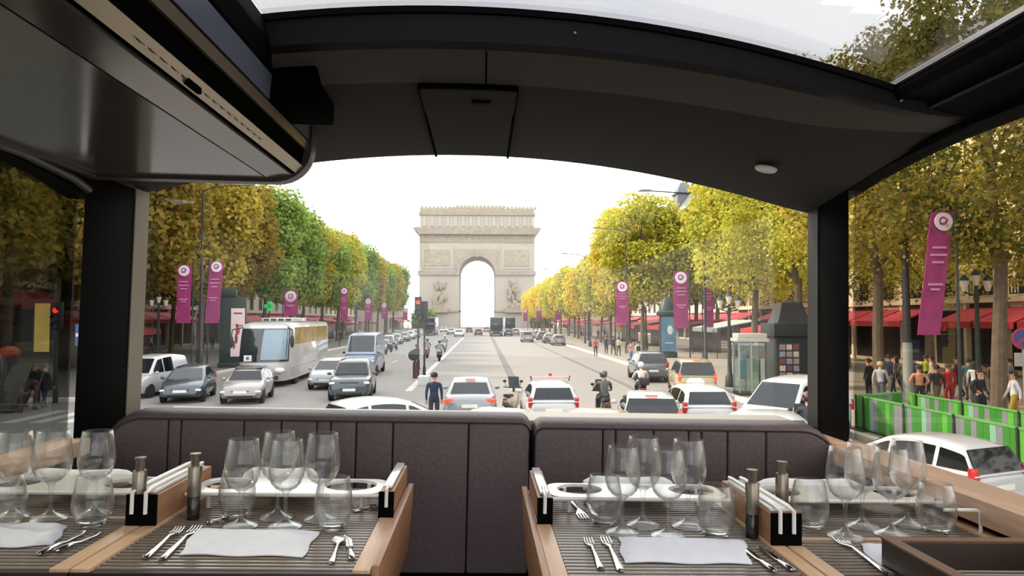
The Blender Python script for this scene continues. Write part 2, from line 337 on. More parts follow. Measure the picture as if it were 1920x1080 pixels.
# ================================================================ TABLES AND WHAT STANDS ON THEM
TT = -.45
M_slat = mat('taupe_slat', '8a7c6e', .22, var=.12, scale=10, stretch=(2, 20, 20), grain='685c51', spec=.9)
M_under = mat('table_black', '0d0b0a', .7)
M_tan = mat('pale_oak_strip', 'd9b795', .38, var=.1, scale=6, stretch=(14, 1.5, 14), grain='b58a66')
M_acryl = mat('white_acrylic', 'f4f1ea', .18, var=.03, spec=.6, coat=.4)
M_steel = mat('polished_steel', 'd9d5cf', .16, metal=1., var=.04)
M_mill = mat('satin_steel', '8d8478', .28, metal=.9, var=.06, scale=30, stretch=(1, 1, .05))
M_cloth = mat('white_linen', 'e8e8ee', .85, var=.05, scale=50, bump=.1)
M_linen2 = mat('ivory_linen', 'f4f2ee', .8, var=.03, scale=50, bump=.05)
def glass_mat():
    m = bpy.data.materials.new('clear_glass'); m.use_nodes = True; n = m.node_tree.nodes; l = m.node_tree.links; n.clear()
    o = n.new('ShaderNodeOutputMaterial'); g = n.new('ShaderNodeBsdfGlass'); g.inputs['IOR'].default_value = 1.46; g.inputs['Roughness'].default_value = 0
    ns = n.new('ShaderNodeTexNoise'); ns.inputs['Scale'].default_value = 4; r = n.new('ShaderNodeValToRGB'); r.color_ramp.elements[0].color = (.96, .97, .965, 1); r.color_ramp.elements[1].color = (.99, .99, .985, 1)
    l.new(ns.outputs['Fac'], r.inputs['Fac']); l.new(r.outputs['Color'], g.inputs['Color']); l.new(g.outputs[0], o.inputs['Surface']); return m
M_glass = glass_mat()
def bowl_mat():
    m = bpy.data.materials.new('thin_glass'); m.use_nodes = True; n = m.node_tree.nodes; l = m.node_tree.links; n.clear()
    o = n.new('ShaderNodeOutputMaterial'); t = n.new('ShaderNodeBsdfTransparent'); g = n.new('ShaderNodeBsdfGlossy'); f = n.new('ShaderNodeLayerWeight'); f.inputs['Blend'].default_value = .5; pw = n.new('ShaderNodeMath'); pw.operation = 'POWER'; pw.inputs[1].default_value = 1.9; ma = n.new('ShaderNodeMath'); ma.operation = 'MULTIPLY_ADD'; ma.inputs[1].default_value = .85; ma.inputs[2].default_value = .05; x = n.new('ShaderNodeMixShader')
    ns = n.new('ShaderNodeTexNoise'); ns.inputs['Scale'].default_value = 4; r = n.new('ShaderNodeValToRGB'); r.color_ramp.elements[0].color = (.965, .97, .965, 1); r.color_ramp.elements[1].color = (.99, .99, .985, 1)
    l.new(ns.outputs['Fac'], r.inputs['Fac']); l.new(r.outputs['Color'], t.inputs['Color'])
    g.inputs['Roughness'].default_value = 0; l.new(f.outputs['Facing'], pw.inputs[0]); l.new(pw.outputs[0], ma.inputs[0]); l.new(ma.outputs[0], x.inputs[0]); l.new(t.outputs[0], x.inputs[1]); g2 = n.new('ShaderNodeBsdfGlossy'); g2.inputs['Roughness'].default_value = .4; x2 = n.new('ShaderNodeMixShader'); x2.inputs[0].default_value = .45; l.new(g.outputs[0], x2.inputs[1]); l.new(g2.outputs[0], x2.inputs[2]); l.new(x2.outputs[0], x.inputs[2]); l.new(x.outputs[0], o.inputs['Surface']); return m
M_thin = bowl_mat()
SM = {}
def table(label, x0, x1, y0, y1, aisle, tanslats=()):
    """aisle: -1 open end at x0, +1 at x1; the other end meets its neighbour"""
    t = thing('dining_table', label, 'table', ((x0 + x1) / 2, (y0 + y1) / 2, hz(-1.2)))
    T = 1.2 + TT; w = (x1 - x0) / 2; d = (y1 - y0) / 2; n = int((y1 - y0) / .0175)
    key = round(x1 - x0, 3)
    if key not in SM: SM[key] = MB().box(-w + .032, w - .032, -.0046, .0046, -.012, 0).mesh('slat', M_slat, bevel=.002, seg=1)
    for i in range(n):
        y = -d + .009 + i * (2 * d - .018) / (n - 1)
        s = link('slat', SM[key], t); s.location = (0, y, T)
        if i in tanslats:
            s.data = MB().box(-w + .032, w - .032, -.0065, .0065, -.012, .001).mesh('slat', M_tan); tag(s, 'pale oak slat')
    MB().box(-w + .02, w - .02, -d, d, T - .035, T - .013).build('base_board', M_under, t)
    MB().box(-w, w, -d - .014, -d - .001, T - .05, T - .002).build('apron', M_wenge, t, bevel=.002)
    for sx in (-1, 1):
        MB().box(sx * w - .032 if sx > 0 else -w, w if sx > 0 else -w + .032, -d - .012, d, T - .035, T + .004).build('side_strip', M_tan, t, bevel=.003)
    MB().box(-.05, .05, -.05, .05, .012, T - .036).build('pedestal', M_black, t, bevel=.01)
    MB().box(-.16, .16, -.2, .2, 0, .012).build('foot_plate', M_black, t, bevel=.004)
    if aisle:
        s = aisle; xe = s * w
        a, b = sorted((xe + s * .002, xe + s * .016))
        fl = MB().box(a, b, -d - .01, d * 1.02, T - .16, T + .012)
        k = s * .10
        fl.v = [(x + k * (T + .012 - z) * -1 * .6, y, z) for x, y, z in fl.v]
        MB_flap = fl.build('folding_flap', M_wood, t, bevel=.003)
        a, b = sorted((xe - s * .034, xe - s * .002))
        bl = MB().box(a, b, .02, .30, T + .004, T + .060).build('end_block', M_wood, t, bevel=.003)
        MB().box(a - .001, b + .001, .014, .0205, T + .002, T + .060).build('end_plate', M_black, bl)
    return t
LY0, LY1 = 1.262, 1.86
RY0, RY1 = 1.20, 1.84
LD, RD = -.705, .625
table('slatted dark table beside the left window', -1.185, LD - .002, LY0, LY1, 0, (17,))
table('slatted dark table at the left of the aisle', LD + .002, -.188, LY0, LY1, 1)
table('slatted dark table at the right of the aisle', .128, RD - .002, RY0, RY1, -1)
table('slatted dark table beside the right window with the wooden box in front', RD + .002, 1.125, RY0, RY1, 0, (14,))
# ---- divider blocks between the paired tables
for nm, xd, y0 in (('left', LD, 1.50), ('right', RD, 1.40)):
    t = thing('table_divider', 'wooden divider block under white hooks between the two %s tables' % nm, 'divider', (xd, y0, hz(TT) + .004))
    MB().box(-.03, .03, .006, .30, 0, .062).build('block', M_wood, t, bevel=.003)
    MB().box(-.031, .031, 0, .0065, 0, .064).build('front_plate', M_black, t)
    s = 1 if nm == 'left' else -1
    for dx in (-.016, .012):
        MB().tube([(dx, -.006, .026), (dx, -.006, .070), (dx, .02, .074), (dx, .26, .074), (dx, .285, .072)], .0042, 8).build('hook', M_acryl, t)
    MB().box(-.026, .022, .02, .275, .0625, .070).build('hook_plate', M_acryl, t, bevel=.003)
for lb, xe, yy in (('left', -.205, 1.582), ('right', .145, 1.542)):
    t = thing('clip', 'thin white clip hooked over the end block of the %s aisle table' % lb, 'clip', (xe, yy, hz(TT) + .0645))
    MB().tube([(0, -.012, -.036), (0, -.012, .003), (0, .0, .006), (0, .05, .006)], .004, 8).build('wire', M_acryl, t)
    MB().box(-.010, .010, .01, .26, .0, .006).build('strap', M_acryl, t, bevel=.002)
# ---- glass guards: white acrylic bars with an oval hand hole near each end
def guard(label, x0, x1, y0, y1, z, holes):
    t = thing('glass_guard', label, 'guard', ((x0 + x1) / 2, (y0 + y1) / 2, hz(TT)))
    w, d = (x1 - x0) / 2, (y1 - y0) / 2
    bm = bmesh.new(); es = []
    def loop(pts):
        vs = [bm.verts.new((x, y, z)) for x, y in pts]
        for i in range(len(vs)): es.append(bm.edges.new((vs[i], vs[(i + 1) % len(vs)])))
    r = .035; o = []
    for cx, cy, a0 in ((w - r, d - r, 0), (-w + r, d - r, 90), (-w + r, -d + r, 180), (w - r, -d + r, 270)):
        o += [(cx + r * math.cos(math.radians(a0 + 15 * k)), cy + r * math.sin(math.radians(a0 + 15 * k))) for k in range(7)]
    loop(o)
    for hx, rx, ry in holes: loop([(hx - (x0 + x1) / 2 + rx * math.cos(2 * PI * k / 28), ry * math.sin(2 * PI * k / 28) + .01) for k in range(28)])
    bmesh.ops.triangle_fill(bm, use_beauty=True, use_dissolve=False, edges=es)
    g = bmesh.ops.extrude_face_region(bm, geom=list(bm.faces))
    bmesh.ops.translate(bm, verts=[e for e in g['geom'] if isinstance(e, bmesh.types.BMVert)], vec=(0, 0, .007))
    bmesh.ops.recalc_face_normals(bm, faces=bm.faces)
    me = bpy.data.meshes.new('guard_plate'); bm.to_mesh(me); bm.free(); me.materials.append(M_acryl)
    link('guard_plate', me, t)
    MB().tube([(-w, -d, z + .002), (-w * .5, -d - .004, z + .003), (w * .5, -d - .004, z + .003), (w, -d, z + .002)], .0045, 8).build('front_rail', M_acryl, t)
    for sx in (-1, 1):
        for sy in (-1, 1): MB().tube([(sx * (w - .045), sy * (d - .02), 0.001), (sx * (w - .045), sy * (d - .02), z)], .005, 8).build('post', M_acryl, t)
    return t
guard('white acrylic glass guard with oval holes on the left window table', -1.17, LD - .035, 1.635, 1.782, .034, [(-.83, .06, .055), (-1.09, .05, .055)])
guard('white acrylic glass guard with oval holes on the left aisle table', LD + .035, -.228, 1.635, 1.782, .034, [(-.31, .062, .055), (-.60, .055, .055)])
guard('white acrylic glass guard with oval holes on the right aisle table', .168, RD - .035, 1.625, 1.762, .034, [(.245, .055, .05), (.52, .055, .05)])
guard('white acrylic glass guard with oval holes on the right window table', RD + .04, 1.10, 1.625, 1.762, .034, [(.74, .05, .05), (1.03, .05, .05)])
# bent wire handle at the far right end
o = MB().tube([(1.02, 1.50, hz(TT) + .052), (1.095, 1.50, hz(TT) + .052), (1.103, 1.50, hz(TT) + .045), (1.103, 1.50, hz(TT) + .004)], .004, 8).build('wire_handle', M_acryl)
tag(o, 'bent white wire handle at the window end of the right window table', 'handle')
# ---- linen
def napkin(label, pts, h, m, fold=2):
    """pts: four corners on the table (near left, near right, far right, far left)"""
    c = sum((Vector(p) for p in pts), Vector()) / 4; nx, ny = 20, 10; v = []; f = []
    P4 = [Vector(p) - c for p in pts]; rnd = random.Random(label)
    ph = [rnd.uniform(0, 6) for _ in range(4)]
    for k in (0, 1):
        for j in range(ny + 1):
            for i in range(nx + 1):
                u, w = i / nx, j / ny
                p = P4[0].lerp(P4[1], u).lerp(P4[3].lerp(P4[2], u), w)
                e = min(1, min(u, 1 - u) * 9, min(w, 1 - w) * 6)
                z = .0015 if k == 0 else .0035 + h * (e ** .5) * (1 + .22 * math.sin(7 * u + ph[0]) * math.sin(4 * w + ph[1]) + .1 * math.sin(19 * u + ph[2]))
                edge = .004 * math.sin(11 * u + ph[3]) * (1 if j == 0 else 0)
                v.append((p.x + .003 * math.sin(9 * w + ph[2]), p.y + edge, z))
    N = (nx + 1) * (ny + 1)
    for k in (0, 1):
        for j in range(ny):
            for i in range(nx): a = k * N + j * (nx + 1) + i; f.append((a, a + 1, a + nx + 2, a + nx + 1))
    ed = [i for i in range(nx + 1)] + [j * (nx + 1) + nx for j in range(1, ny + 1)] + [ny * (nx + 1) + i for i in range(nx - 1, -1, -1)] + [j * (nx + 1) for j in range(ny - 1, 0, -1)]
    for a, b in zip(ed, ed[1:] + ed[:1]): f.append((a, b, b + N, a + N))
    o = MB().add(v, f).build('napkin', m, smooth=50); o.location = (c.x, c.y, hz(TT)); return tag(o, label, 'napkin')
def tp(x, y): return BP(x, y, TT)
napkin('crumpled white napkin at the near edge of the left window table', [tp(-60, 1032), tp(100, 1024), tp(126, 990), tp(-20, 988)], .012, M_cloth)
napkin('white folded napkin between forks and spoons on the left aisle table', [tp(336, 1042), tp(568, 1046), tp(598, 1000), tp(368, 994)], .008, M_cloth)
napkin('white folded napkin between forks and knives on the right aisle table', [tp(1168, 1056), tp(1407, 1060), tp(1396, 1016), tp(1160, 1010)], .008, M_cloth)
napkin('white napkin partly behind the wooden box on the right window table', [tp(1640, 1062), tp(1790, 1066), tp(1730, 1024), tp(1612, 1022)], .006, M_cloth)
def roll(label, x0, x1, y, z, r=.022):
    rings = []
    for i in range(13):
        u = i / 12; rr = r * (1 + .08 * math.sin(9 * u)) * (.55 + .45 * min(1, min(u, 1 - u) * 8) ** .5)
        rings.append([((x0 + (x1 - x0) * u), y + rr * 1.5 * math.cos(a), z + r + rr * math.sin(a)) for a in [2 * PI * k / 14 for k in range(14)]])
    c = ((x0 + x1) / 2, y, z); o = MB().loft([[tuple(Vector(p) - Vector(c)) for p in g] for g in rings]).build('rolled_napkin', M_linen2); o.location = c
    return tag(o, label, 'napkin')
roll('white rolled napkin behind the glasses on the left window table', -1.14, -.88, 1.822, hz(TT) + .004)
roll('white rolled napkin lying behind the glasses on the left aisle table', -.60, -.42, 1.826, hz(TT) + .004, .026)
roll('white rolled napkin lying behind the glasses on the right aisle table', .27, .50, 1.804, hz(TT) + .004, .022)
roll('white rolled napkin lying behind the glasses on the right window table', .73, 1.0, 1.804, hz(TT) + .004, .022)
# ---- glasses
def shell(out, inn, n=28): return MB().lathe(out + inn[::-1], n, cap=True)
st_ = [(.0005, .001), (.033, .0005), (.0355, .002), (.034, .0035), (.02, .0088), (.0085, .0150), (.0044, .024), (.0036, .035), (.0036, .055), (.0046, .068), (.009, .0755), (.012, .0775), (.010, .0795), (.0005, .0805)]
wo_ = [(.0122, .0775), (.022, .083), (.031, .093), (.0362, .108), (.0375, .120), (.0365, .138), (.0335, .160), (.0300, .184)]
wi_ = [(.0100, .0797), (.021, .0848), (.0299, .0943), (.0352, .1085), (.0365, .120), (.0355, .138), (.0325, .160), (.0291, .1845)]
tb_ = [(.0005, .001), (.021, .0005), (.0245, .003), (.029, .009), (.0255, .0135), (.018, .0115), (.0005, .011)]
to_ = [(.0292, .009), (.034, .019), (.0385, .034), (.0405, .048), (.0395, .065), (.036, .085), (.0315, .108)]
ti_ = [(.0256, .0138), (.0325, .0235), (.0370, .036), (.0390, .049), (.0381, .065), (.0347, .085), (.0304, .1085)]
def cup(o, i): 
    m = MB(); p = o + i[::-1]; n = 28
    return m.loft([[(r * math.cos(2 * PI * k / n), r * math.sin(2 * PI * k / n), z) for k in range(n)] for r, z in p + [p[0]]], cap=False)
GM = {'w': (MB().lathe(st_, 28).mesh('stem_and_foot', M_thin, smooth=60), cup(wo_, wi_).mesh('bowl', M_thin, smooth=60)),
      't': (MB().lathe(tb_, 28).mesh('thick_base', M_glass, smooth=60), cup(to_, ti_).mesh('bowl', M_thin, smooth=60))}
def glass(kind, px, py, s, label):
    p = BP(px, py, TT)
    t = thing('wine_glass' if kind == 'w' else 'tumbler', label, 'glass', (p.x, p.y, hz(TT) + .0006), 0, 'wine glasses on the tables' if kind == 'w' else 'water tumblers on the tables')
    t.scale = (s, s, s); link('stem_and_foot' if kind == 'w' else 'thick_base', GM[kind][0], t); link('bowl', GM[kind][1], t)
for k, px, py, s, l in [
    ('w', 22, 970, 1.0, 'wine glass furthest out by the left window sill'), ('w', 93, 974, 1.03, 'wine glass behind the crumpled napkin on the left window table'),
    ('w', 176, 966, 1.0, 'wine glass with a tumbler in front on the left window table'),
    ('t', 172, 986, .98, 'tumbler standing in front of a wine glass near the left pepper mill'), ('t', 6, 990, 1.0, 'tumbler at the outer edge of the left window table'),
    ('w', 451, 988, 1.0, 'wine glass behind the left end of the napkin on the left aisle table'), ('w', 534, 989, 1.0, 'front one of the two overlapping wine glasses on the left aisle table'),
    ('w', 519, 971, 1.03, 'rear one of the two overlapping wine glasses on the left aisle table'), ('w', 601, 975, 1.03, 'wine glass nearest the aisle end of the left aisle table'),
    ('t', 443, 971, .98, 'tumbler by the small spoon on the left aisle table'), ('t', 624, 992, 1.0, 'tumbler in front of the aisle end wine glass on the left aisle table'),
    ('w', 1166, 1001, 1.0, 'first wine glass from the aisle on the right aisle table'), ('w', 1205, 986, 1.06, 'second and tallest wine glass from the aisle on the right aisle table'),
    ('w', 1252, 1007, 1.0, 'third wine glass from the aisle on the right aisle table'), ('w', 1290, 988, 1.04, 'fourth wine glass from the aisle on the right aisle table'),
    ('t', 1132, 984, 1.0, 'tumbler on the aisle side of the right aisle table glasses'), ('t', 1342, 1006, 1.0, 'tumbler beside the right aisle table wine glasses and knives'),
    ('w', 1585, 1008, 1.04, 'front wine glass beside the lone fork on the right window table'), ('w', 1617, 989, 1.02, 'second wine glass behind the fork on the right window table'),
    ('w', 1672, 1004, 1.02, 'third wine glass just behind the wooden box corner'), ('w', 1702, 985, 1.04, 'rearmost wine glass towards the right window sill'),
    ('t', 1518, 993, 1.0, 'tumbler next to the right divider block on the right window table'), ('t', 1756, 1000, 1.0, 'tumbler near the bent wire handle by the right window')]:
    glass(k, px, py, s, l)
# ---- pepper and salt mills
def mill(px, py, label):
    p = BP(px, py, TT); t = thing('pepper_mill', label, 'mill', (p.x, p.y, hz(TT) + .0006), 0, 'steel mills at the table dividers')
    MB().lathe([(.001, 0), (.0135, 0), (.0135, .050), (.0128, .051)], 20).build('reservoir', mat('smoked_plastic', '1b1a18', .15), t)
    MB().lathe([(.001, .050), (.0142, .050), (.0142, .112), (.0128, .115), (.001, .115)], 20).build('body', M_mill, t)
    MB().lathe([(.001, .1145), (.0088, .1145), (.0088, .136), (.0118, .1365), (.0118, .142), (.001, .1425)], 20).build('plunger', M_mill, t)
mill(258, 985, 'steel pepper mill on the window side of the left divider'); mill(362, 973, 'steel pepper mill on the aisle side of the left divider')
mill(1410, 1008, 'steel pepper mill on the aisle side of the right divider'); mill(1466, 985, 'steel pepper mill behind the right divider hooks')
# ---- cutlery: local +Y runs from handle to tip, 20 cm
def bar(secs, n=8):
    return [[(x0 + w * math.cos(2 * PI * k / n), y, z + h * math.sin(2 * PI * k / n)) for k in range(n)] for x0, y, w, z, h in secs]
hd = [(0, -.1, .004, .003, .002), (0, -.095, .008, .003, .003), (0, -.05, .0065, .0035, .003), (0, 0, .004, .004, .0025), (0, .03, .0032, .006, .002)]
def fork_mesh():
    m = MB().loft(bar(hd + [(0, .045, .008, .005, .0014), (0, .058, .0115, .003, .0012)]))
    for k in range(4): x = -.0093 + .0062 * k; m.loft(bar([(x, .056, .0021, .003, .0012), (x, .08, .0018, .002, .001), (x * .95, .1, .0009, .0045, .0008)], 6))
    return m.mesh('fork', M_steel, smooth=60)
def knife_mesh():
    return MB().loft(bar([(0, -.1, .005, .004, .002), (0, -.095, .0085, .004, .0036), (0, -.03, .007, .0045, .0035), (0, -.02, .005, .004, .002), (.001, 0, .0085, .003, .001), (.001, .06, .009, .003, .0008), (-.003, .09, .005, .003, .0006), (-.006, .1, .001, .003, .0005)])).mesh('knife', M_steel, smooth=60)
def spoon_mesh():
    m = MB().loft(bar(hd)); v = []; f = []
    rings = []
    for i in range(9):
        u = i / 8; w = .017 * math.sin(PI * (u * .92 + .06)) ** .7; y = .028 + .06 * u
        rings.append([(w * c, y, z) for c, z in ((-1, .0075), (-.6, .003), (0, .0012), (.6, .003), (1, .0075), (.6, .0045), (0, .0028), (-.6, .0045))])
    return m.loft(rings).mesh('spoon', M_steel, smooth=60)
CUT = {'fork': fork_mesh(), 'knife': knife_mesh(), 'spoon': spoon_mesh()}
def cutlery(kind, a, b, label, dz=0.):
    A, B = BP(*a, TT + .004), BP(*b, TT + .004); o = link(kind, CUT[kind]); d = B - A
    o.location = ((A.x + B.x) / 2, (A.y + B.y) / 2, hz(TT) + .0008 + dz); o.rotation_euler = (0, 0, math.atan2(-d.x, d.y)); s = d.length / .2; o.scale = (max(s, .8), s, 1)
    return tag(o, label, kind, 'cutlery on the tables')
cutlery('knife', (70, 1040), (165, 992), 'outer knife beside the crumpled napkin on the left window table')
cutlery('knife', (102, 1034), (192, 996), 'second knife beside the crumpled napkin on the left window table')
cutlery('fork', (270, 1046), (338, 988), 'outer fork by the left divider on the left aisle table')
cutlery('fork', (300, 1049), (370, 986), 'inner fork touching the napkin on the left aisle table')
cutlery('spoon', (620, 1056), (640, 1004), 'spoon with its handle angled left on the left aisle table')
cutlery('knife', (660, 1048), (650, 1002), 'short butter knife beside the spoon on the left aisle table')
cutlery('fork', (1128, 1066), (1102, 1008), 'outer fork at the aisle end of the right aisle table')
cutlery('fork', (1166, 1070), (1134, 1006), 'inner fork touching the napkin on the right aisle table')
cutlery('knife', (1455, 1072), (1392, 1024), 'inner knife touching the napkin on the right aisle table')
cutlery('knife', (1488, 1070), (1424, 1024), 'outer knife by the right divider on the right aisle table')
cutlery('fork', (1672, 1078), (1568, 1006), 'lone fork with tines behind the wine glass on the right window table')
cutlery('fork', (1064, 928), (1098, 974), 'fork lying at the aisle end beyond the right table guard', .0)
cutlery('knife', (1098, 940), (1120, 968), 'short knife lying beside the far fork on the right aisle table')
cutlery('spoon', (662, 958), (710, 950), 'spoon lying beyond the tumbler at the aisle end of the left table')
cutlery('spoon', (388, 980), (432, 970), 'small spoon lying between the mill and tumbler on the left aisle table')
# ---- dark wooden box at the near right corner
t = thing('wooden_box', 'dark open wooden box with lighter top edges at the near right corner', 'box', (.762, 1.30, hz(-1.2)))
zt = .80
MB().box(0, .022, -.75, .0, 0, zt).build('side_board', M_wenge, t, bevel=.002)
MB().box(.022, .40, -.022, .0, 0, zt).build('end_board', M_wenge, t, bevel=.002)
MB().box(-.001, .023, -.75, .001, zt, zt + .004).build('edge_band', mat('light_edge', '7a5a42', .45, scale=6, stretch=(14, 1, 14), grain='5d402c'), t)
MB().box(.023, .40, -.023, .001, zt, zt + .004).build('edge_band', MC['light_edge'], t)
MB().box(.022, .40, -.75, -.022, .35, .37).build('shelf_board', M_black, t)
INBUS[0] = False
for o in BUS:
    o.matrix_basis = Matrix.Translation((0, 0, E)) @ RM @ Matrix.Translation((0, 0, -E)) @ Matrix.LocRotScale(o.location, o.rotation_euler, o.scale)
# ================================================================ THE AVENUE
M_road = mat('worn_setts', '827d78', .75, var=.10, scale=3, bump=.15)
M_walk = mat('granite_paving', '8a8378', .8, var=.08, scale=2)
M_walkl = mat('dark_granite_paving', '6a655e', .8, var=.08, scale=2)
M_kerb = mat('pale_kerb', 'c9c2b4', .7, var=.06)
M_white = mat('road_paint', 'b4b2ac', .7, var=.06, scale=2)
M_patch = mat('tar_patch', '67635f', .8, var=.08, scale=4)
XKL, XKR = -17.0, 11.2
struct(MB().box(-90, 90, -30, 420, -.3, 0).build('road', M_road))
struct(MB().box(XKR, 60, -30, 250, -.2, .14).build('sidewalk_right', M_walk))
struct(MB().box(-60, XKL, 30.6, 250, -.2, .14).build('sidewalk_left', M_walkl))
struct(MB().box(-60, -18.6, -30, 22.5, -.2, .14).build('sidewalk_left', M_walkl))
struct(MB().box(XKR - .3, XKR, -30, 250, -.2, .16).build('kerb', M_kerb, bevel=.03))
o = struct(MB().box(XKL, XKL + .3, 30.3, 250, -.2, .16).build('kerb', M_kerb, bevel=.03))
for k in range(9):
    MB().box(-32 + k * 1.75, -30.4 + k * 1.75, 30.2, 30.55, -.1, .16).build('kerb_stone', M_kerb, o, bevel=.02)
a, b = G(795, 705), G(866, 634)
def line(name, a, b, w, m, z=.006):
    d = (b - a).normalized(); n = Vector((d.y, -d.x, 0)) * w / 2
    return MB().add([a - n + Vector((0, 0, z)), a + n + Vector((0, 0, z)), b + n + Vector((0, 0, z)), b - n + Vector((0, 0, z)), a - n, a + n, b + n, b - n], [(0, 1, 2, 3), (0, 4, 5, 1), (1, 5, 6, 2), (2, 6, 7, 3), (3, 7, 4, 0)]).build(name, m)
struct(line('road_marking', Vector((-3.6, 34, 0)), Vector((-3.6, 135, 0)), .34, M_white))
struct(line('road_marking', Vector((-3.6, 16, 0)), Vector((-3.6, 30, 0)), .34, M_white))
struct(line('road_patch', Vector((1.75, 24, 0)), Vector((1.75, 240, 0)), .5, M_patch))
struct(line('road_patch', Vector((7.6, 30, 0)), Vector((7.2, 200, 0)), .3, M_patch))
for x in (-7.2, -10.6, -13.8):
    for k in range(9): struct(line('lane_dash', Vector((x, 46 + k * 10, 0)), Vector((x, 49 + k * 10, 0)), .14, M_white))
for k in range(14): struct(line('crossing_stripe', Vector((-16 + k * .95, 24.2, 0)), Vector((-16 + k * .95, 27.4, 0)), .5, M_white))
# ---------------------------------------------------------------- triumphal arch
YA = 265.0
M_stone = mat('pale_limestone', 'b0a89c', .85, var=.06, scale=.25)
M_stone2 = mat('carved_limestone', 'a89d8b', .9, var=.28, scale=1.1, bump=.6, grain='7c705e')
M_stone3 = mat('weathered_limestone', 'a3978a', .9, var=.2, scale=.8, bump=.3)
PXM = F / YA
def ax(px): return (px - 905) / PXM
def az(py): return E + (598 - py) / PXM
cx = ax(894.5)
arc = thing('triumphal_arch', 'huge pale stone triumphal arch closing the far end of the avenue', 'monument', (cx, YA, 0))
def ab(name, x0, x1, y0, y1, z0, z1, m=M_stone, par=None, bev=0): return MB().box(x0, x1, y0, y1, z0, z1).build(name, m, par or arc, bevel=bev)
WH = 22.0; DP = 22.0
hw = 33.75 / PXM; zs = az(514); zi0, zi1 = az(516), az(508)
zt = az(454)
def archpoly(r, z, n=24): return [(r * math.cos(PI - PI * k / n), z + r * math.sin(PI - PI * k / n)) for k in range(n + 1)]
MB().ext([(-WH, 0), (-hw, 0)] + archpoly(hw, zs) + [(hw, 0), (WH, 0), (WH, zt), (-WH, zt)], 'y', 0, DP).build('pier_block', M_stone, arc, smooth=20)
ab('frieze', -WH + .0, WH, -.35, DP + .35, az(454), az(440), M_stone2)
MB().ext([(-WH, az(440)), (WH, az(440)), (WH + 2.2, az(431)), (WH + 2.2, az(427)), (-WH - 2.2, az(427)), (-WH - 2.2, az(431))], 'y', -2.0, DP + 2).build('main_cornice', M_stone3, arc)
for k in range(34): ab('dentil', -WH - 1.4 + k * 1.37, -WH - .75 + k * 1.37, -1.6, -.2, az(437), az(434), M_stone3)
ab('attic', -WH + .2, WH - .2, 0, DP, az(427), az(401), M_stone)
for k in range(15): ab('attic_shield', -WH + 1.2 + k * 2.95, -WH + 2.5 + k * 2.95, -.3, .2, az(424), az(406), M_stone)
ab('attic_cornice', -WH - .3, WH + .3, -.6, DP + .6, az(403), az(398), M_stone3)
ab('parapet', -WH + .1, WH - .1, 0, DP, az(398), az(390), M_stone2)
for k in range(30):
    x = -WH + .8 + k * 1.5; MB().lathe([(.55, 0), (.62, .6), (.4, 1.0), (.1, 1.35)], 8).build('palmette', M_stone2, arc).location = (x, .8, az(390.5) + (.5 if 8 < k < 22 else 0) - .1)
ab('crown_band', -10.5, 10.5, .3, 3, az(390), az(387.5), M_stone2)
# archivolt, impost, spandrels
rings = []
for k in range(25):
    a = PI - PI * k / 24
    rings.append([(r * math.cos(a), y, zs + r * math.sin(a)) for r, y in ((hw - .02, -.5), (hw + 1.5, -.5), (hw + 1.5, .1), (hw - .02, .1))])
MB().loft(rings).build('archivolt', M_stone3, arc, smooth=20)
MB().box(-.8, .8, -.8, .1, zs + hw - .3, zs + hw + 2.4).build('keystone', M_stone3, arc, bevel=.1)
for s in (-1, 1):
    pts = [(s * (hw + 1.5) * math.cos(PI / 2 * k / 12), zs + (hw + 1.5) * math.sin(PI / 2 * k / 12)) for k in range(13)] + [(0, zs + hw + 2.7), (s * (hw + 1.6), zs + hw + 2.7)]
    MB().ext(pts, 'y', -.25, .05).build('spandrel_relief', M_stone2, arc)
    a, b = sorted((s * WH, s * (hw + 1.5)))
    ab('relief_frame', a + 1.0, b - .8, -.3, .05, az(504), az(462), M_stone)
    ab('relief_panel', a + 2.0, b - 2.0, -.55, .05, az(499), az(468), M_stone2)
    a2, b2 = sorted((s * (WH + .5), s * hw))
    ab('impost', a2, b2, -.7, DP + .7, zi0, zi1, M_stone3)
    ab('ledge', a2, b2, -.5, DP + .5, az(585), az(582), M_stone3)
    # sculpture group on each pier
    g = MB(); rnd = random.Random(5 + s); xm = s * 14.2
    for k in range(26):
        z = rnd.uniform(az(578), az(528)); w = 2.6 * (1 - .4 * (z - az(578)) / (az(528) - az(578)))
        g.ball((xm + rnd.uniform(-w, w), -.5, z), (rnd.uniform(.5, 1.1), .9, rnd.uniform(.9, 1.9)), 8, 6)
    g.box(xm - 3.6, xm + 3.6, -1.4, .1, az(586), az(578)); g.build('sculpture_group', M_stone2, arc)
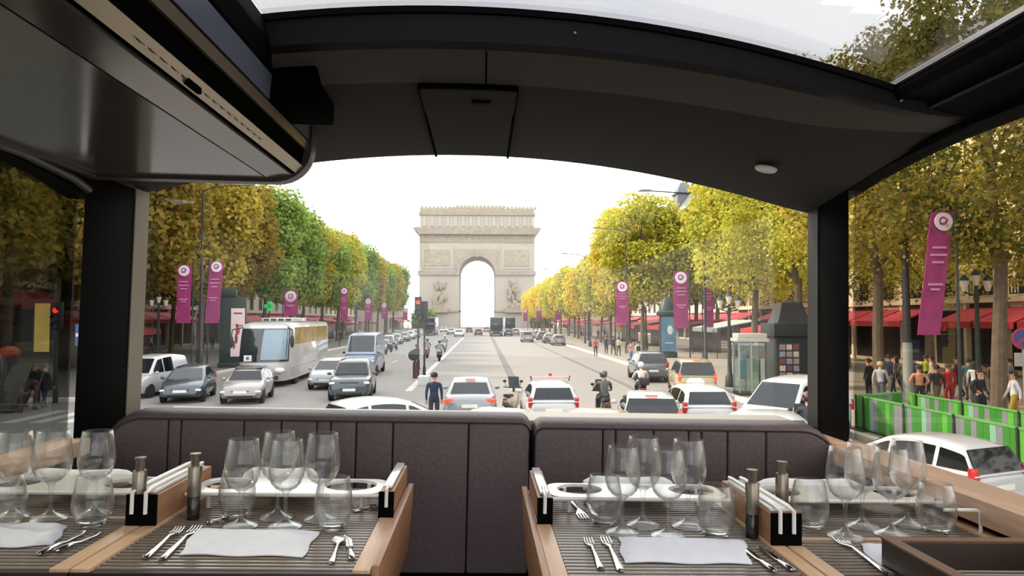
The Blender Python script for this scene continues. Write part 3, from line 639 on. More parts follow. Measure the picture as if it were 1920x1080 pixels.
# ---------------------------------------------------------------- facades
def facade(label, side, x, y0, y1, H, wallc, bays, fl0, flh, nfl, roofc, awn=None, depth=12, shop='2a2624', far=False):
    """side -1: left of the avenue, faces +X"""
    t = thing('building', label, 'building', (x, (y0 + y1) / 2, .14)); L = (y1 - y0); s = side
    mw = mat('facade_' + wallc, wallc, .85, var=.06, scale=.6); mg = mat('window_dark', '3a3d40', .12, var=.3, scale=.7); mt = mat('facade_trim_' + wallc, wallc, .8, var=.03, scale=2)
    mr = mat('roof_' + roofc, roofc, .5, var=.1, scale=1); ms = mat('shop_' + shop, shop, .2, var=.4, scale=.6); mi = mat('balcony_iron', '1d1d1f', .5)
    def bx(name, d0, d1, ya, yb, za, zb, m, par=t, bev=0):
        a, b = sorted((s * d0, s * d1)); return MB().box(a, b, ya, yb, za, zb).build(name, m, par, bevel=bev)
    bx('wall', 0, depth, -L / 2, L / 2, 0, H, mw)
    MB().ext([(s * -.2, H), (s * 2.4, H + 3.6), (s * depth, H + 3.8), (s * depth, H)], 'y', -L / 2, L / 2).build('mansard_roof', mr, t)
    bx('cornice', -.7, .1, -L / 2, L / 2, H - .35, H + .1, mt)
    bx('string_course', -.35, .05, -L / 2, L / 2, fl0 - .5, fl0 - .15, mt)
    pw = L / bays; ww = pw * .42
    key = (s, round(ww, 2), round(flh, 2), wallc)
    if key not in SM:
        a, b = sorted((s * -.10, s * .02)); h = flh * .68
        fm_ = MB().box(a, b, -ww / 2 - .16, -ww / 2, 0, h).box(a, b, ww / 2, ww / 2 + .16, 0, h).box(a, b, -ww / 2 - .16, ww / 2 + .16, h, h + .18).box(a, b, -ww / 2 - .22, ww / 2 + .22, -.12, 0).mesh('window_frame', mt)
        a, b = sorted((s * -.03, s * .02)); pm = MB().box(a, b, -ww / 2, -.03, 0.02, h).box(a, b, .03, ww / 2, .02, h).mesh('pane', mg)
        a, b = sorted((s * -.42, s * -.36)); bmb = MB().box(a, b, -ww / 2 - .3, ww / 2 + .3, .82, .9).box(a, b, -ww / 2 - .3, ww / 2 + .3, -.05, .02)
        for k in range(9): y = -ww / 2 - .28 + (ww + .56) * k / 8; bmb.box(a, b, y - .025, y + .025, 0, .85)
        SM[key] = (fm_, pm, bmb.mesh('balcony_rail', mi))
    for f in range(nfl):
        z = fl0 + f * flh
        for k in range(bays):
            y = -L / 2 + (k + .5) * pw
            w = link('window_frame', SM[key][0], t); w.location = (0, y, z); p = link('pane', SM[key][1], w)
            if f in (0, 2) and not far: r = link('balcony_rail', SM[key][2], t); r.location = (0, y, z)
    for k in range(bays):
        y = -L / 2 + (k + .5) * pw
        bx('shop_window', -.06, .05, y - pw * .40, y + pw * .40, .3, fl0 - 1.0, ms)
        bx('pilaster', -.22, .05, y - pw * .5 - .14, y - pw * .5 + .14, 0, fl0 - .5, mt)
        if not far: bx('sign_band', -.12, .02, y - pw * .40, y + pw * .40, fl0 - .95, fl0 - .55, mat('sign_pale', 'c9bfae', .6) if k % 2 else mi)
    if awn:
        ma = mat('awning_' + awn, awn, .7, var=.08)
        for k in range(0, bays):
            if (k * 7 + int(y0)) % 5 == 0: continue
            y = -L / 2 + (k + .5) * pw; za = fl0 - .8
            MB().ext([(s * -.05, za), (s * -.05, za - .08), (s * -2.3, za - 1.0), (s * -2.3, za - .9)], 'y', y - pw * .46, y + pw * .46).ext([(s * -2.28, za - .9), (s * -2.34, za - .9), (s * -2.34, za - 1.3), (s * -2.28, za - 1.3)], 'y', y - pw * .46, y + pw * .46).build('awning', ma, t)
    return t
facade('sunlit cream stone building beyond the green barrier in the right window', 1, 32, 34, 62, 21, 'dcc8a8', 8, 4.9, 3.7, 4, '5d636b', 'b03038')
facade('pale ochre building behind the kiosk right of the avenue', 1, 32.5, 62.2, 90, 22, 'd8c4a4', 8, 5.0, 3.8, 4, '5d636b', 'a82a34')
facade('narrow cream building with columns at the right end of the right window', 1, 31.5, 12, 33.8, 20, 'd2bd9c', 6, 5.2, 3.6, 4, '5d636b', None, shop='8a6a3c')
facade('light grey building far down the right side', 1, 34, 90.2, 132, 22, 'cfc4b2', 10, 4.8, 3.7, 4, '6a6f76', 'b8404a', far=True)
facade('furthest pale building on the right side of the avenue', 1, 36, 132.3, 178, 18, 'd0c6b6', 10, 4.6, 3.6, 3, '6a6f76', 'c05058', far=True)
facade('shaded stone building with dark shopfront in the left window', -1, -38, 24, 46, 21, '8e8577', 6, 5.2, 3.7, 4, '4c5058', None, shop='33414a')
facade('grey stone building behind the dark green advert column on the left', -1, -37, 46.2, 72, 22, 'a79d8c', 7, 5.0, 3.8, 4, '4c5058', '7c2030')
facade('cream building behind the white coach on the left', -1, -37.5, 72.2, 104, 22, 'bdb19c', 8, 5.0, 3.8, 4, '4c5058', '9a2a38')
facade('far left building half hidden behind green trees', -1, -38, 104.2, 150, 22, 'b8ac98', 10, 4.8, 3.8, 4, '4c5058', '9a3040', far=True)
facade('furthest left building near the arch', -1, -39, 150.3, 215, 20, 'bcb2a0', 12, 4.6, 3.8, 3, '4c5058', 'a03848', far=True)
facade('low grey building closing the left row beside the arch', -1, -29, 215.4, 258, 11, 'a89e8e', 8, 4.4, 3.4, 2, '4c5058', 'a03848', far=True)
facade('low cream building closing the right row beside the arch', 1, 28, 178.4, 258, 10, 'c4b8a2', 14, 4.2, 3.2, 2, '6a6f76', 'c05058', far=True)
p = AY(1280, 352, 121)
t = thing('chimney_stack', 'grey roof turret peeping over the trees on the right', 'chimney', (35.6, 121, 22.2))
MB().loft([[(x * w, y * w, z) for x, y in ((-1.5, -1.5), (1.5, -1.5), (1.5, 1.5), (-1.5, 1.5))] for z, w in ((-.1, 1), (3.6, .95), (4.6, .7), (5.4, .4))]).build('turret_body', mat('zinc_grey', '6c7075', .5), t)
MB().box(-1.7, 1.7, -1.7, 1.7, 3.3, 3.55).build('turret_band', mat('zinc_grey', '6c7075', .5), t)
MB().lathe([(.2, 5.3), (.12, 6.2), (.02, 6.8)], 8).build('finial', mat('zinc_grey', '6c7075', .5), t)
# ---------------------------------------------------------------- trees
def leaf_mat(name, cols, tr=.45):
    m = bpy.data.materials.new(name); m.use_nodes = True; n = m.node_tree.nodes; l = m.node_tree.links; n.clear()
    o = n.new('ShaderNodeOutputMaterial'); at = n.new('ShaderNodeAttribute'); at.attribute_name = 'leaf'; r = n.new('ShaderNodeValToRGB'); r.color_ramp.interpolation = 'LINEAR'
    e = r.color_ramp.elements
    while len(e) < len(cols): e.new(.5)
    for i, c in enumerate(cols): e[i].position = i / (len(cols) - 1); e[i].color = (*lin(c), 1)
    d = n.new('ShaderNodeBsdfDiffuse'); t = n.new('ShaderNodeBsdfTranslucent'); mx = n.new('ShaderNodeMixShader'); mx.inputs['Fac'].default_value = tr
    l.new(at.outputs['Fac'], r.inputs['Fac']); l.new(r.outputs['Color'], d.inputs['Color']); l.new(r.outputs['Color'], t.inputs['Color']); l.new(d.outputs[0], mx.inputs[1]); l.new(t.outputs[0], mx.inputs[2]); l.new(mx.outputs[0], o.inputs['Surface'])
    return m
LM = {'olive': leaf_mat('leaves_olive_gold', ['6b5628', '94883a', 'bba848', 'cbb65a', 'a39c54']),
      'green': leaf_mat('leaves_green', ['536838', '748f48', '94ad58', 'aeb864', '859c56']),
      'gold': leaf_mat('leaves_bright_gold', ['a08c38', 'c8b03c', 'e2c846', 'd4c658', 'aab048'], .55),
      'lime': leaf_mat('leaves_lime', ['7c8238', 'a6ac46', 'c8c250', 'd2c45a', 'a0ac54'], .5),
      'dark': leaf_mat('leaves_dark_autumn', ['464a28', '626a36', '82803e', '9c8444', '727e42']),
      'brown': leaf_mat('leaves_brown_green', ['6a5028', '887434', '968c42', 'a8823e', '767c40'])}
M_bark = mat('mottled_bark', '6d6150', .9, var=.25, scale=4, bump=.3, grain='453b30')
def crown_mesh(seed, hx, hy, z0, z1, nl, size, hollow=.55, mt='olive', lump=.16):
    r = np.random.default_rng(seed); K = 70
    cz, hz_ = (z0 + z1) / 2, (z1 - z0) / 2
    # clump centres in a rounded box
    cs = []
    while len(cs) < K:
        p = r.uniform(-1, 1, 3); q = (abs(p) ** 3.6).sum()
        if .18 < q < .95: cs.append(p)
    cs = np.array(cs) * np.array([hx, hy, hz_]) * .86
    cr = r.uniform(.75, 1.35, K) * (hx + hy) / 2 * lump * 2.1
    tone = r.uniform(-.18, .18, K)
    i = r.integers(0, K, nl); d = r.normal(size=(nl, 3)); d /= np.linalg.norm(d, axis=1)[:, None]
    rad = r.uniform(hollow, 1, nl) ** .7
    c = cs[i] + d * (cr[i] * rad)[:, None]
    c[:, 2] += cz
    nrm = d * .7 + r.normal(size=(nl, 3)) * .6 + np.array([0, 0, .35]); nrm /= np.linalg.norm(nrm, axis=1)[:, None]
    a = np.cross(nrm, r.normal(size=(nl, 3))); a /= np.linalg.norm(a, axis=1)[:, None]; b = np.cross(nrm, a)
    s = size * r.uniform(.65, 1.3, nl)[:, None]
    # a lobed leaf: five points
    v = np.stack([c - a * s * .55, c - b * s * .42 - a * s * .05 + nrm * s * .06, c + a * s * .55 - nrm * s * .10, c + b * s * .42 - a * s * .05 + nrm * s * .06], 1).reshape(-1, 3)
    me = bpy.data.meshes.new('foliage'); k = np.arange(nl) * 4
    me.vertices.add(nl * 4); me.vertices.foreach_set('co', v.astype(np.float32).ravel())
    me.loops.add(nl * 4); me.loops.foreach_set('vertex_index', np.arange(nl * 4, dtype=np.int32))
    me.polygons.add(nl); me.polygons.foreach_set('loop_start', k.astype(np.int32)); me.polygons.foreach_set('loop_total', np.full(nl, 4, np.int32))
    me.update(calc_edges=True)
    at = me.attributes.new('leaf', 'FLOAT', 'FACE')
    at.data.foreach_set('value', np.clip(.5 + tone[i] + r.normal(size=nl) * .22, 0, 1).astype(np.float32))
    me.materials.append(LM[mt]); return me
def trunk_mesh(seed, h, r0):
    r = random.Random(seed); m = MB(); lean = r.uniform(-.25, .25)
    m.tube([(0, 0, -.05), (.02, 0, .3), (lean * .3, .05, h * .5), (lean, .1, h)], [r0 * 1.35, r0 * 1.05, r0 * .9, r0 * .75], 10); return m.mesh('trunk', M_bark)
def branch_mesh(seed, h, top, hx, hy, r0):
    r = random.Random(seed); m = MB()
    m.tube([(0, .1, h - .1), (.1, 0, (h + top) / 2), (0, .1, top)], [r0 * .72, r0 * .5, .04], 8)
    for k in range(9):
        a = k * 2.4 + r.uniform(-.3, .3); z = h + (top - h) * (.0 + .75 * k / 9); e = r.uniform(.55, .9); zz = z + r.uniform(1.2, 2.8)
        q = Vector((hx * e * math.cos(a), hy * e * math.sin(a), zz))
        m.tube([(0, .05, z), (q.x * .5, q.y * .5, z + (zz - z) * .65), q], [r0 * .42, r0 * .26, .02], 6)
        m.tube([q * .6 + Vector((0, 0, z * .4)), q * .8 + Vector((.5 * math.sin(a), .5, z * .2 + .6)), q * .9 + Vector((.9 * math.sin(a), .8, z * .1 + 1.2))], [r0 * .18, r0 * .1, .015], 5)
    return m.mesh('branches', M_bark)
CR = {}
def crown(kind, mt, seed):
    k = (kind, mt, seed)
    if k not in CR:
        CR[k] = {'box': lambda: crown_mesh(seed, 3.6, 4.7, 5.4, 16.6, 15000, .36, .5, mt),
                 'low': lambda: crown_mesh(seed, 3.4, 4.7, 4.2, 12.0, 11000, .38, .5, mt),
                 'block': lambda: crown_mesh(seed, 4.0, 4.6, 5.2, 16.4, 21000, .34, .5, mt),
                 'near': lambda: crown_mesh(seed, 4.4, 4.6, 5.0, 16.0, 21000, .17, .1, mt, .13),
                 'loose': lambda: crown_mesh(seed, 4.2, 4.6, 4.6, 15.0, 9000, .18, .1, mt, .16)}[kind]()
    return CR[k]
TR = {s: (trunk_mesh(s, 5.6, .24), branch_mesh(s, 5.5, 14.5, 3.2, 4, .24)) for s in range(3)}
TRL = {s: (trunk_mesh(s, 4.4, .2), branch_mesh(s, 4.3, 10.5, 3.0, 3.8, .2)) for s in range(2)}
def tree(label, x, y, kind, mt, seed, group, sz=1., rz=0., z=.14):
    t = thing('plane_tree', label, 'tree', (x, y, z), rz, group); t.scale = (1, 1, sz)
    a, b = (TRL if kind == 'low' else TR)[seed % 2]
    link('trunk', a, t); link('branches', b, t); f = link('foliage', crown(kind, mt, seed % 3), t); f['kind'] = 'stuff'
    return t
GL, GR = 'plane trees lining the left side', 'plane trees lining the right side'
lk = [('dark', 'tall dark autumn'), ('brown', 'tall brown and green'), ('brown', 'tall russet brown'), ('brown', 'tall brown gold'), ('olive', 'tall golden brown'), ('brown', 'tall gold tinged'), ('green', 'fresh green'), ('green', 'mid green'), ('olive', 'olive'), ('green', 'green'), ('lime', 'yellow green')]
for i in range(19):
    y = 21 + 8.6 * i; mt, w = lk[i] if i < len(lk) else (('green', 'olive', 'green')[i % 3], 'distant green')
    far = i >= 12
    lab = '%s plane tree, %s from the bus in the left row' % (w, ORD[i])
    tree(lab, -22.6 + .5 * math.sin(i * 2.1), y, 'box', mt, i, GL, (1.0, .96, 1.02, .98)[i % 4] * (1.04 if i in (4, 5) else 1), (0, PI)[i % 2])
for i in range(7):
    tree('%s brown green plane tree of the second row near the left facades' % ORD[i], -31 + .4 * math.sin(i * 3), 25 + 9 * i, 'box', ('brown', 'dark', 'olive')[i % 3], i + 1, 'second row of trees on the left', .92, (PI, 0)[i % 2])
rk = [(14.0, 16.9, 'near', 'dark'), (22.3, 17.0, 'near', 'dark'), (29.6, 17.2, 'near', 'olive'), (37.5, 17.2, 'near', 'lime')]
for i, (y, x, kd, mt) in enumerate(rk):
    tree(['green plane tree whose top shows through the glass roof', 'green plane tree with a leaning trunk beyond the green barrier', 'yellowing plane tree beside the thick grey lamp pole', 'bright lime plane tree behind the glass kiosk'][i], x, y, kd, mt, i, GR, 1.0, (0, PI)[i % 2])
tree('gold plane tree behind the slanting trunk right of the kiosk', 18.2, 46, 'box', 'lime', 1, GR, 1.0, PI)
for i, y in enumerate((73, 80)):
    tree(['lime gold front plane tree of the square clipped block on the right', 'second deeper golden plane tree of the clipped block on the right'][i], 16.9, y, 'block', ('lime', 'gold')[i], i, GR, 1.0, (0, PI)[i])
for i, y in enumerate((71, 78)):
    tree(['lime plane tree behind the front corner of the clipped block', 'lime plane tree deeper in the clipped block on the right'][i], 24.2, y, 'block', ('lime', 'olive')[i], i + 1, GR, .98, (PI, 0)[i])
for i in range(16):
    y = 90 + 9.2 * i
    tree('lower %s plane tree, %s beyond the clipped block on the right' % (('yellow green', 'olive', 'golden')[i % 3] if i < 7 else 'bright yellow', ORD[i]) , 16.6 + .4 * math.sin(i * 1.7), y, 'low', ('lime', 'olive', 'gold')[i % 3] if i < 7 else 'gold', i, GR, (1, 1.04, .97)[i % 3], (0, PI)[i % 2])
for i in range(5):
    tree('%s airy plane tree of the second row before the right facades' % ORD[i], 25.2 + .4 * math.sin(i * 3), 19 + 9.5 * i, 'loose', ('dark', 'olive', 'lime')[i % 3], i, 'second row of trees on the right', .95, (PI, 0)[i % 2])

for s_, lab in ((-1, 'clipped hedge at the end of the left tree row'), (1, 'clipped hedge at the end of the right tree row')):
    t = thing('hedge', lab, 'hedge', (s_ * 22.2, 260.3, 0)); f = link('foliage', crown_mesh(50 + s_, 4.8, 1.5, 0, 7.5, 5000, .6, .3, 'green'), t); f['kind'] = 'stuff'
    MB().box(-4.2, 4.2, -.6, .6, 0, 5.5).build('stems', M_bark, t)
# ================================================================ VEHICLES
M_tyre = mat('tyre_rubber', '17171a', .85); M_hub = mat('alloy_wheel', '9a9ca0', .35, metal=.7)
M_cglass = mat('car_glass', '161c20', .05, var=.3, scale=1.5, spec=.45); M_lamp = mat('headlamp_glass', 'e4e6e8', .1, spec=.8, coat=.5)
M_tail = mat('tail_lamp', 'b3121a', .2, coat=.4); M_brake = mat('brake_lamp_lit', 'ff3a1e', .3, emit=1.6)
M_plate = mat('number_plate', 'e2e0d6', .5); M_plas = mat('dark_plastic', '222225', .6); M_chrome = mat('chrome', 'c8cacc', .15, metal=1.)
def paint(h):
    c = lin(h); k = .60 if min(c) > .38 else 1.
    return mat('paint_' + h, tuple(x * k for x in c), .22, var=.04, scale=2, spec=.5, coat=.6)
ST = {  # L, W, H, belt, hood, deck, cabin rear base / rear top / front top / front base, wheel radius
    'hatch': (3.95, 1.72, 1.47, .95, .92, .97, -1.93, -1.64, .10, 1.02, .31),
    'sedan': (4.55, 1.80, 1.44, .93, .90, .98, -1.62, -.85, .25, 1.02, .32),
    'suv': (4.45, 1.84, 1.68, 1.06, 1.04, 1.08, -2.14, -1.80, .28, 1.05, .36),
    'mini': (3.70, 1.70, 1.41, .93, .90, .95, -1.78, -1.45, .30, .78, .31),
    'mpv': (4.30, 1.80, 1.70, 1.02, .98, 1.02, -2.10, -1.85, .45, 1.35, .32),
    'smallvan': (4.20, 1.76, 1.84, 1.05, 1.0, 1.05, -2.05, -1.90, .55, 1.30, .32),
    'van': (5.60, 2.00, 2.62, 1.38, 1.18, 1.38, -2.78, -2.68, 1.25, 2.05, .35)}
WM = {}
def wheel(t, x, y, r, w=.2):
    k = (r, w)
    if k not in WM:
        WM[k] = (MB().lathe([(r * .62, -w / 2), (r * .94, -w / 2), (r, -w * .35), (r, w * .35), (r * .94, w / 2), (r * .62, w / 2)], 20, ax='x').mesh('wheel', M_tyre),
                 MB().lathe([(r * .1, -w * .46), (r * .62, -w * .42), (r * .62, w * .42), (r * .1, w * .46)], 12, ax='x').mesh('hub', M_hub),
                 MB().lathe([(r * 1.17, -.03), (r * 1.17, .006), (r * 1.0, .008), (.01, .004)], 20, ax='x').mesh('wheel_arch', M_plas))
    o = link('wheel', WM[k][0], t); o.location = (x, y, r); h = link('hub', WM[k][1], o)
    a = link('wheel_arch', WM[k][2], t); s = 1 if x > 0 else -1; a.location = (s * (abs(x) + w / 2 - .035), y, r + .02)
    if s < 0: a.rotation_euler = (0, 0, PI)
def car(name, label, loc, head, style, col, cat='car', lit=False, group=None, roof=None, taxi=False, rack=False, sc=1., rearlamp='tall', darkrear=False, detail=True, cabcol=None):
    L, W_, H, belt, hood, deck, yrb, yrt, yft, yfb, wr = ST[style]
    t = thing(name, label, cat, (loc[0], loc[1], 0), -head, group); t.scale = (sc, sc, sc)
    P = paint(col); w0 = W_ / 2; zb = .20
    ys = [-1, -.975, -.9, -.74, -.5, -.2, .1, .35, .52, .68, .84, .94, .985, 1]
    rings = []
    nose = hood - (.26 if style not in ('van', 'suv') else .14)
    for u in ys:
        y = u * L / 2; e = abs(u)
        top = deck if y < yrb else (belt if y < yfb else hood + (nose - hood) * ((y - yfb) / (L / 2 - yfb)) ** 1.4)
        w = w0 * (1 - .16 * max(0, (e - .62) / .38) ** 2.2)
        k = max(0, (e - .93) / .07); top -= .16 * k * k; b = zb + .10 * max(0, (e - .8) / .2) + .08 * k; w *= 1 - .06 * k
        half = [(0, b), (w * .88, b), (w * .97, b + .10), (w, b + (top - b) * .45), (w * .985, top - (top - b) * .22), (w * .92, top - .03), (w * .80, top), (0, top + .015)]
        rings.append([(x, y, z) for x, z in half] + [(-x, y, z) for x, z in half[-2:0:-1]])
    MB().loft(rings).build('body', P, t, smooth=40)
    wb, wt = w0 * .92, w0 * (.72 if style != 'van' else .84); ym = (yrt + yft) / 2
    hh = (yft - yrt) / 2; zr = belt - .05
    def zt_(y):
        if y > yft: return zr + (H - .10 - zr) * max(0, (yfb + .02 - y) / (yfb + .02 - yft))
        if y < yrt: return zr + (H - .10 - zr) * max(0, (y - yrb + .02) / (yrt - yrb + .02))
        return H - .10 * ((y - ym) / hh) ** 2
    def wx(z): return wb + (wt - wb) * (z - zr) / (H - .10 - zr)
    st_y = [yrb - .02, (yrb + yrt) / 2 - .02, yrt] + [yrt + 2 * hh * q / 6 for q in range(1, 6)] + [yft, (yft + yfb) / 2 + .02, yfb + .02]
    sec = []
    for y in st_y:
        z = zt_(y); a = max(0, min(1, (z - zr) / .3)); wz = wx(z - .07 * a)
        sec.append([(-wb, y, zr), (-wz, y, z - .07 * a), (-wz * .90, y, z - .015 * a), (-wz * .5, y, z + .012 * a), (wz * .5, y, z + .012 * a), (wz * .90, y, z - .015 * a), (wz, y, z - .07 * a), (wb, y, zr)])
    MB().loft(sec).build('cabin', paint(cabcol) if cabcol else P, t, smooth=50)
    if roof: MB().loft([[(x * wt * .97, y, z) for x, z in ((-1, H - .01), (-.5, H + c * .03 + .012), (.5, H + c * .03 + .012), (1, H - .01), (0, H - .04))] for y, c in ((yrt + .05, -2.6), (ym - hh * .5, -.2), (ym, .6), (ym + hh * .5, -.2), (yft - .05, -2.6))]).build('roof_panel', mat('roof_' + roof, roof, .25, coat=.4), t, smooth=40)
    A = lambda s, y, z, w: (s * w, y, z)
    z0, z1 = belt - .05, H - .10
    MB().pane([A(-1, yfb + .02, z0, wb), A(1, yfb + .02, z0, wb), A(1, yft, z1, wt), A(-1, yft, z1, wt)][::1], .06, .94, .12, .93, -.012, -.03).build('windscreen', M_cglass, t)
    MB().pane([A(1, yrb - .02, z0, wb), A(-1, yrb - .02, z0, wb), A(-1, yrt, z1, wt), A(1, yrt, z1, wt)], *((.02, .98, .08, .97) if darkrear else (.08, .92, .16, .90)), -.012, -.03).build('rear_window', M_cglass, t)
    cuts = {'van': ((.80, .97),), 'smallvan': ((.42, .64), (.67, .97)), 'mini': ((.05, .36), (.39, .96))}.get(style, ((.05, .27), (.30, .62), (.65, .96)))
    for s in (-1, 1):
        for c0, c1 in cuts:
            ya, yb_ = yrb + (yfb - yrb) * c0, yrb + (yfb - yrb) * c1; zl = belt + .03; lo_ = []; up_ = []
            for q in range(11):
                y = ya + (yb_ - ya) * q / 10; z = zt_(y) - .115
                if z > zl + .02: lo_.append((y, zl)); up_.append((y, z))
            rg = [[(s * (wx(z) + o), y, z) for (y, z), o in ((l_, -.02), (u_, -.02), (u_, .010), (l_, .010))] for l_, u_ in zip(lo_, up_)]
            if len(rg) > 1: MB().loft(rg).build('side_window', M_cglass, t)
        x = s * (w0 - .10)
        for yy in (-L * .31, L * .315): wheel(t, x, yy, wr)
        hl = MB().ball((s * w0 * .70, L / 2 - .15, nose - .12), (.21, .13, .085), 12, 8).build('headlamp', M_lamp, t)
        if rearlamp == 'tall': MB().box(s * w0 * .84 - .07, s * w0 * .84 + .07, -L / 2 + .04, -L / 2 + .2, deck - .24, deck + .08).build('tail_lamp', M_brake if lit else M_tail, t, bevel=.03)
        else: MB().ball((s * w0 * .72, -L / 2 + .09, deck - .16), (.24, .10, .085), 12, 8).build('tail_lamp', M_brake if lit else M_tail, t)
        m = MB().ball((s * (w0 + .06), yfb - .28, belt + .04), (.10, .06, .07), 10, 6).build('mirror', P if style != 'van' else M_plas, t)
        if detail:
            MB().box(s * w0 * .985 - .01, s * w0 * .985 + .012, -.35, -.17, belt - .17, belt - .14).build('door_handle', P, t)
            MB().ball((s * w0 * .62, L / 2 - .09, .36), (.08, .06, .05), 8, 6).build('fog_lamp', M_lamp, t)
    MB().box(-w0 * .62, w0 * .62, L / 2 - .10, L / 2 - .005, .30, .46).build('lower_grille', M_plas, t, bevel=.03)
    MB().box(-w0 * .42, w0 * .42, L / 2 - .12, L / 2 - .018, nose - .17, nose - .07).build('grille', M_plas, t, bevel=.02)
    MB().box(-.26, .26, L / 2 - .02, L / 2 + .012, .46, .57).build('number_plate', M_plate, t)
    MB().box(-.26, .26, -L / 2 - .012, -L / 2 + .03, .60, .71).build('number_plate', M_plate, t)
    MB().box(-w0 * .8, w0 * .8, -L / 2 - .004, -L / 2 + .1, .28, .40).build('rear_bumper_strip', M_plas, t, bevel=.03)
    if lit: MB().box(-.16, .16, yrt - .03, yrt + .03, H - .055, H - .02).build('brake_light', M_brake, t)
    if taxi:
        MB().loft([[(x, ym + .35 + y, z) for x, y in ((-w, -.10), (w, -.10), (w, .10), (-w, .10))] for z, w in ((H + .02, .26), (H + .09, .24), (H + .15, .16))]).build('roof_sign', M_plate, t)
    if rack:
        for sx in (-1, 1): MB().tube([(sx * .62, ym, H), (sx * .62, ym, H + .13)], .02, 6).build('rack_post', M_plas, t)
        MB().tube([(-.66, ym, H + .13), (.66, ym, H + .13)], .035, 8).build('rack_bar', M_plas, t)
        MB().box(-.62, .62, ym - .1, ym + .06, H + .08, H + .16).build('light_bar', mat('clear_red_bar', 'c9a0a0', .25), t, bevel=.02)
        MB().lathe([(.05, H + .16), (.05, H + .24), (.01, H + .26)], 10, o=(0, ym, 0)).build('beacon', M_tail, t)
    return t
def coach(label, loc, head):
    t = thing('coach', label, 'coach', (loc[0], loc[1], 0), -head); Wd, H, L = 2.55, 3.35, 11.8
    P = paint('e9e7e2'); w = Wd / 2
    # side profile of the nose, front at +Y
    def ring(y, wz, z0, z1): return [(-wz, y, z0), (-wz * 1.0, y, z1 - .35), (-wz * .9, y, z1 - .08), (-wz * .6, y, z1), (wz * .6, y, z1), (wz * .9, y, z1 - .08), (wz, y, z1 - .35), (wz, y, z0)]
    yf = L / 2
    lo = MB().loft([[(-w, -yf, .34), (w, -yf, .34), (w, -yf, H - .1), (-w, -yf, H - .1)], [(-w, yf - .9, .30), (w, yf - .9, .30), (w, yf - .9, H - .1), (-w, yf - .9, H - .1)]])
    m = MB().loft([ring(-yf, w * .97, .40, H - .12), ring(-yf + .15, w, .34, H), ring(yf - 1.6, w, .34, H), ring(yf - 1.15, w * .99, .34, H - .06)])
    n = 12; R = []
    for z, yy, ww in ((.32, yf - .20, .93), (.75, yf, .97), (1.25, yf - .02, 1.0), (1.9, yf - .22, 1.0), (2.6, yf - .55, .99), (3.0, yf - .85, .97), (3.2, yf - 1.1, .93)):
        R.append([(w * ww * math.sin(a), yf - 1.5 + (yy - yf + 1.5) * max(0, math.cos(a)) ** .45, z) for a in [-PI / 2 + PI * k / n for k in range(n + 1)]])
    m.loft(R); m.build('body', P, t, smooth=40)
    gl = mat('coach_glass', '1a2226', .05, var=.35, scale=.8, spec=.8); R = []
    for z, yy, ww in ((1.32, yf - .02, 1.0), (1.9, yf - .20, 1.0), (2.6, yf - .53, .99), (3.0, yf - .83, .97)):
        R.append([(w * ww * 1.006 * math.sin(a), yf - 1.48 + (yy + .012 - yf + 1.5) * max(0, math.cos(a)) ** .45, z) for a in [-PI / 2 * .86 + PI * .86 * k / n for k in range(n + 1)]])
    MB().loft(R, close=False, cap=False).build('windscreen', gl, t, smooth=60)
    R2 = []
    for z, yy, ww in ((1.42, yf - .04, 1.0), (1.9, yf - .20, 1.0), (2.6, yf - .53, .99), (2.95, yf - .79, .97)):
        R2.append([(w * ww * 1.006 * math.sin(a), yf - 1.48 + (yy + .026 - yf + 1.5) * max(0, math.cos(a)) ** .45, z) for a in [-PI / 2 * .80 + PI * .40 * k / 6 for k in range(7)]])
    MB().loft(R2, close=False, cap=False).build('painted_reflection', mat('blue_grey_reflection', '8496a3', .3, var=.1, scale=1), t, smooth=60)  # blue-grey sheet paints a reflection over half the windscreen
    for s in (-1, 1):
        a, b = sorted((s * (w - .02), s * (w + .012)))
        MB().box(a, b, -yf + .4, yf - 1.9, 2.15, 3.05).build('side_window', gl if s > 0 else mat('glass_painted_gold_reflection', 'a5862e', .12, var=.6, scale=1.3, grain='5c4a20'), t)  # yellow reflections are painted into the glass colour of one side
        for k in range(5): yy = -yf + 1.9 + k * 1.75; MB().box(a - .003, b + .003, yy - .03, yy + .03, 2.15, 3.05).build('window_bar', M_plas, t)
        MB().box(a, b, -yf + .3, yf - 1.2, .95, 1.0).build('trim_line', mat('silver_trim', 'b8b6b0', .4), t)
        for yy in (-3.1, 3.2): wheel(t, s * (w - .17), yy, .48, .3)
        MB().ball((s * w * .72, yf - .12, .88), (.28, .16, .15), 12, 8).build('headlamp', M_lamp, t)
        MB().tube([(s * w * .9, yf - .9, 3.05), (s * (w + .22), yf - .35, 2.95), (s * (w + .24), yf - .25, 2.6)], .035, 6).build('mirror_arm', M_plas, t)
        MB().ball((s * (w + .24), yf - .25, 2.35), (.11, .10, .34), 10, 8).build('mirror', M_plas, t)
    MB().box(-.85, .85, -1.0, 2.6, H, H + .22).build('air_unit', P, t, bevel=.06)
    for k in range(4): MB().box(-.75 + k * .4, -.45 + k * .4, 2.58, 2.62, H + .05, H + .16).build('air_inlet', M_plas, t)
    MB().box(.42, .80, yf - .02, yf + .03, 1.36, 1.66).build('route_card', M_plate, t).rotation_euler = (-.0, 0, 0)
    MB().box(.54, .68, yf + .025, yf + .04, 1.44, 1.58).build('card_mark', mat('card_mark_blue', '3a5a78', .5), t)
    MB().box(-.9, .9, yf - .06, yf + .015, .42, .62).build('lower_grille', M_plas, t, bevel=.03)
    MB().box(-.26, .26, yf + .0, yf + .03, .64, .75).build('number_plate', M_plate, t)
    return t
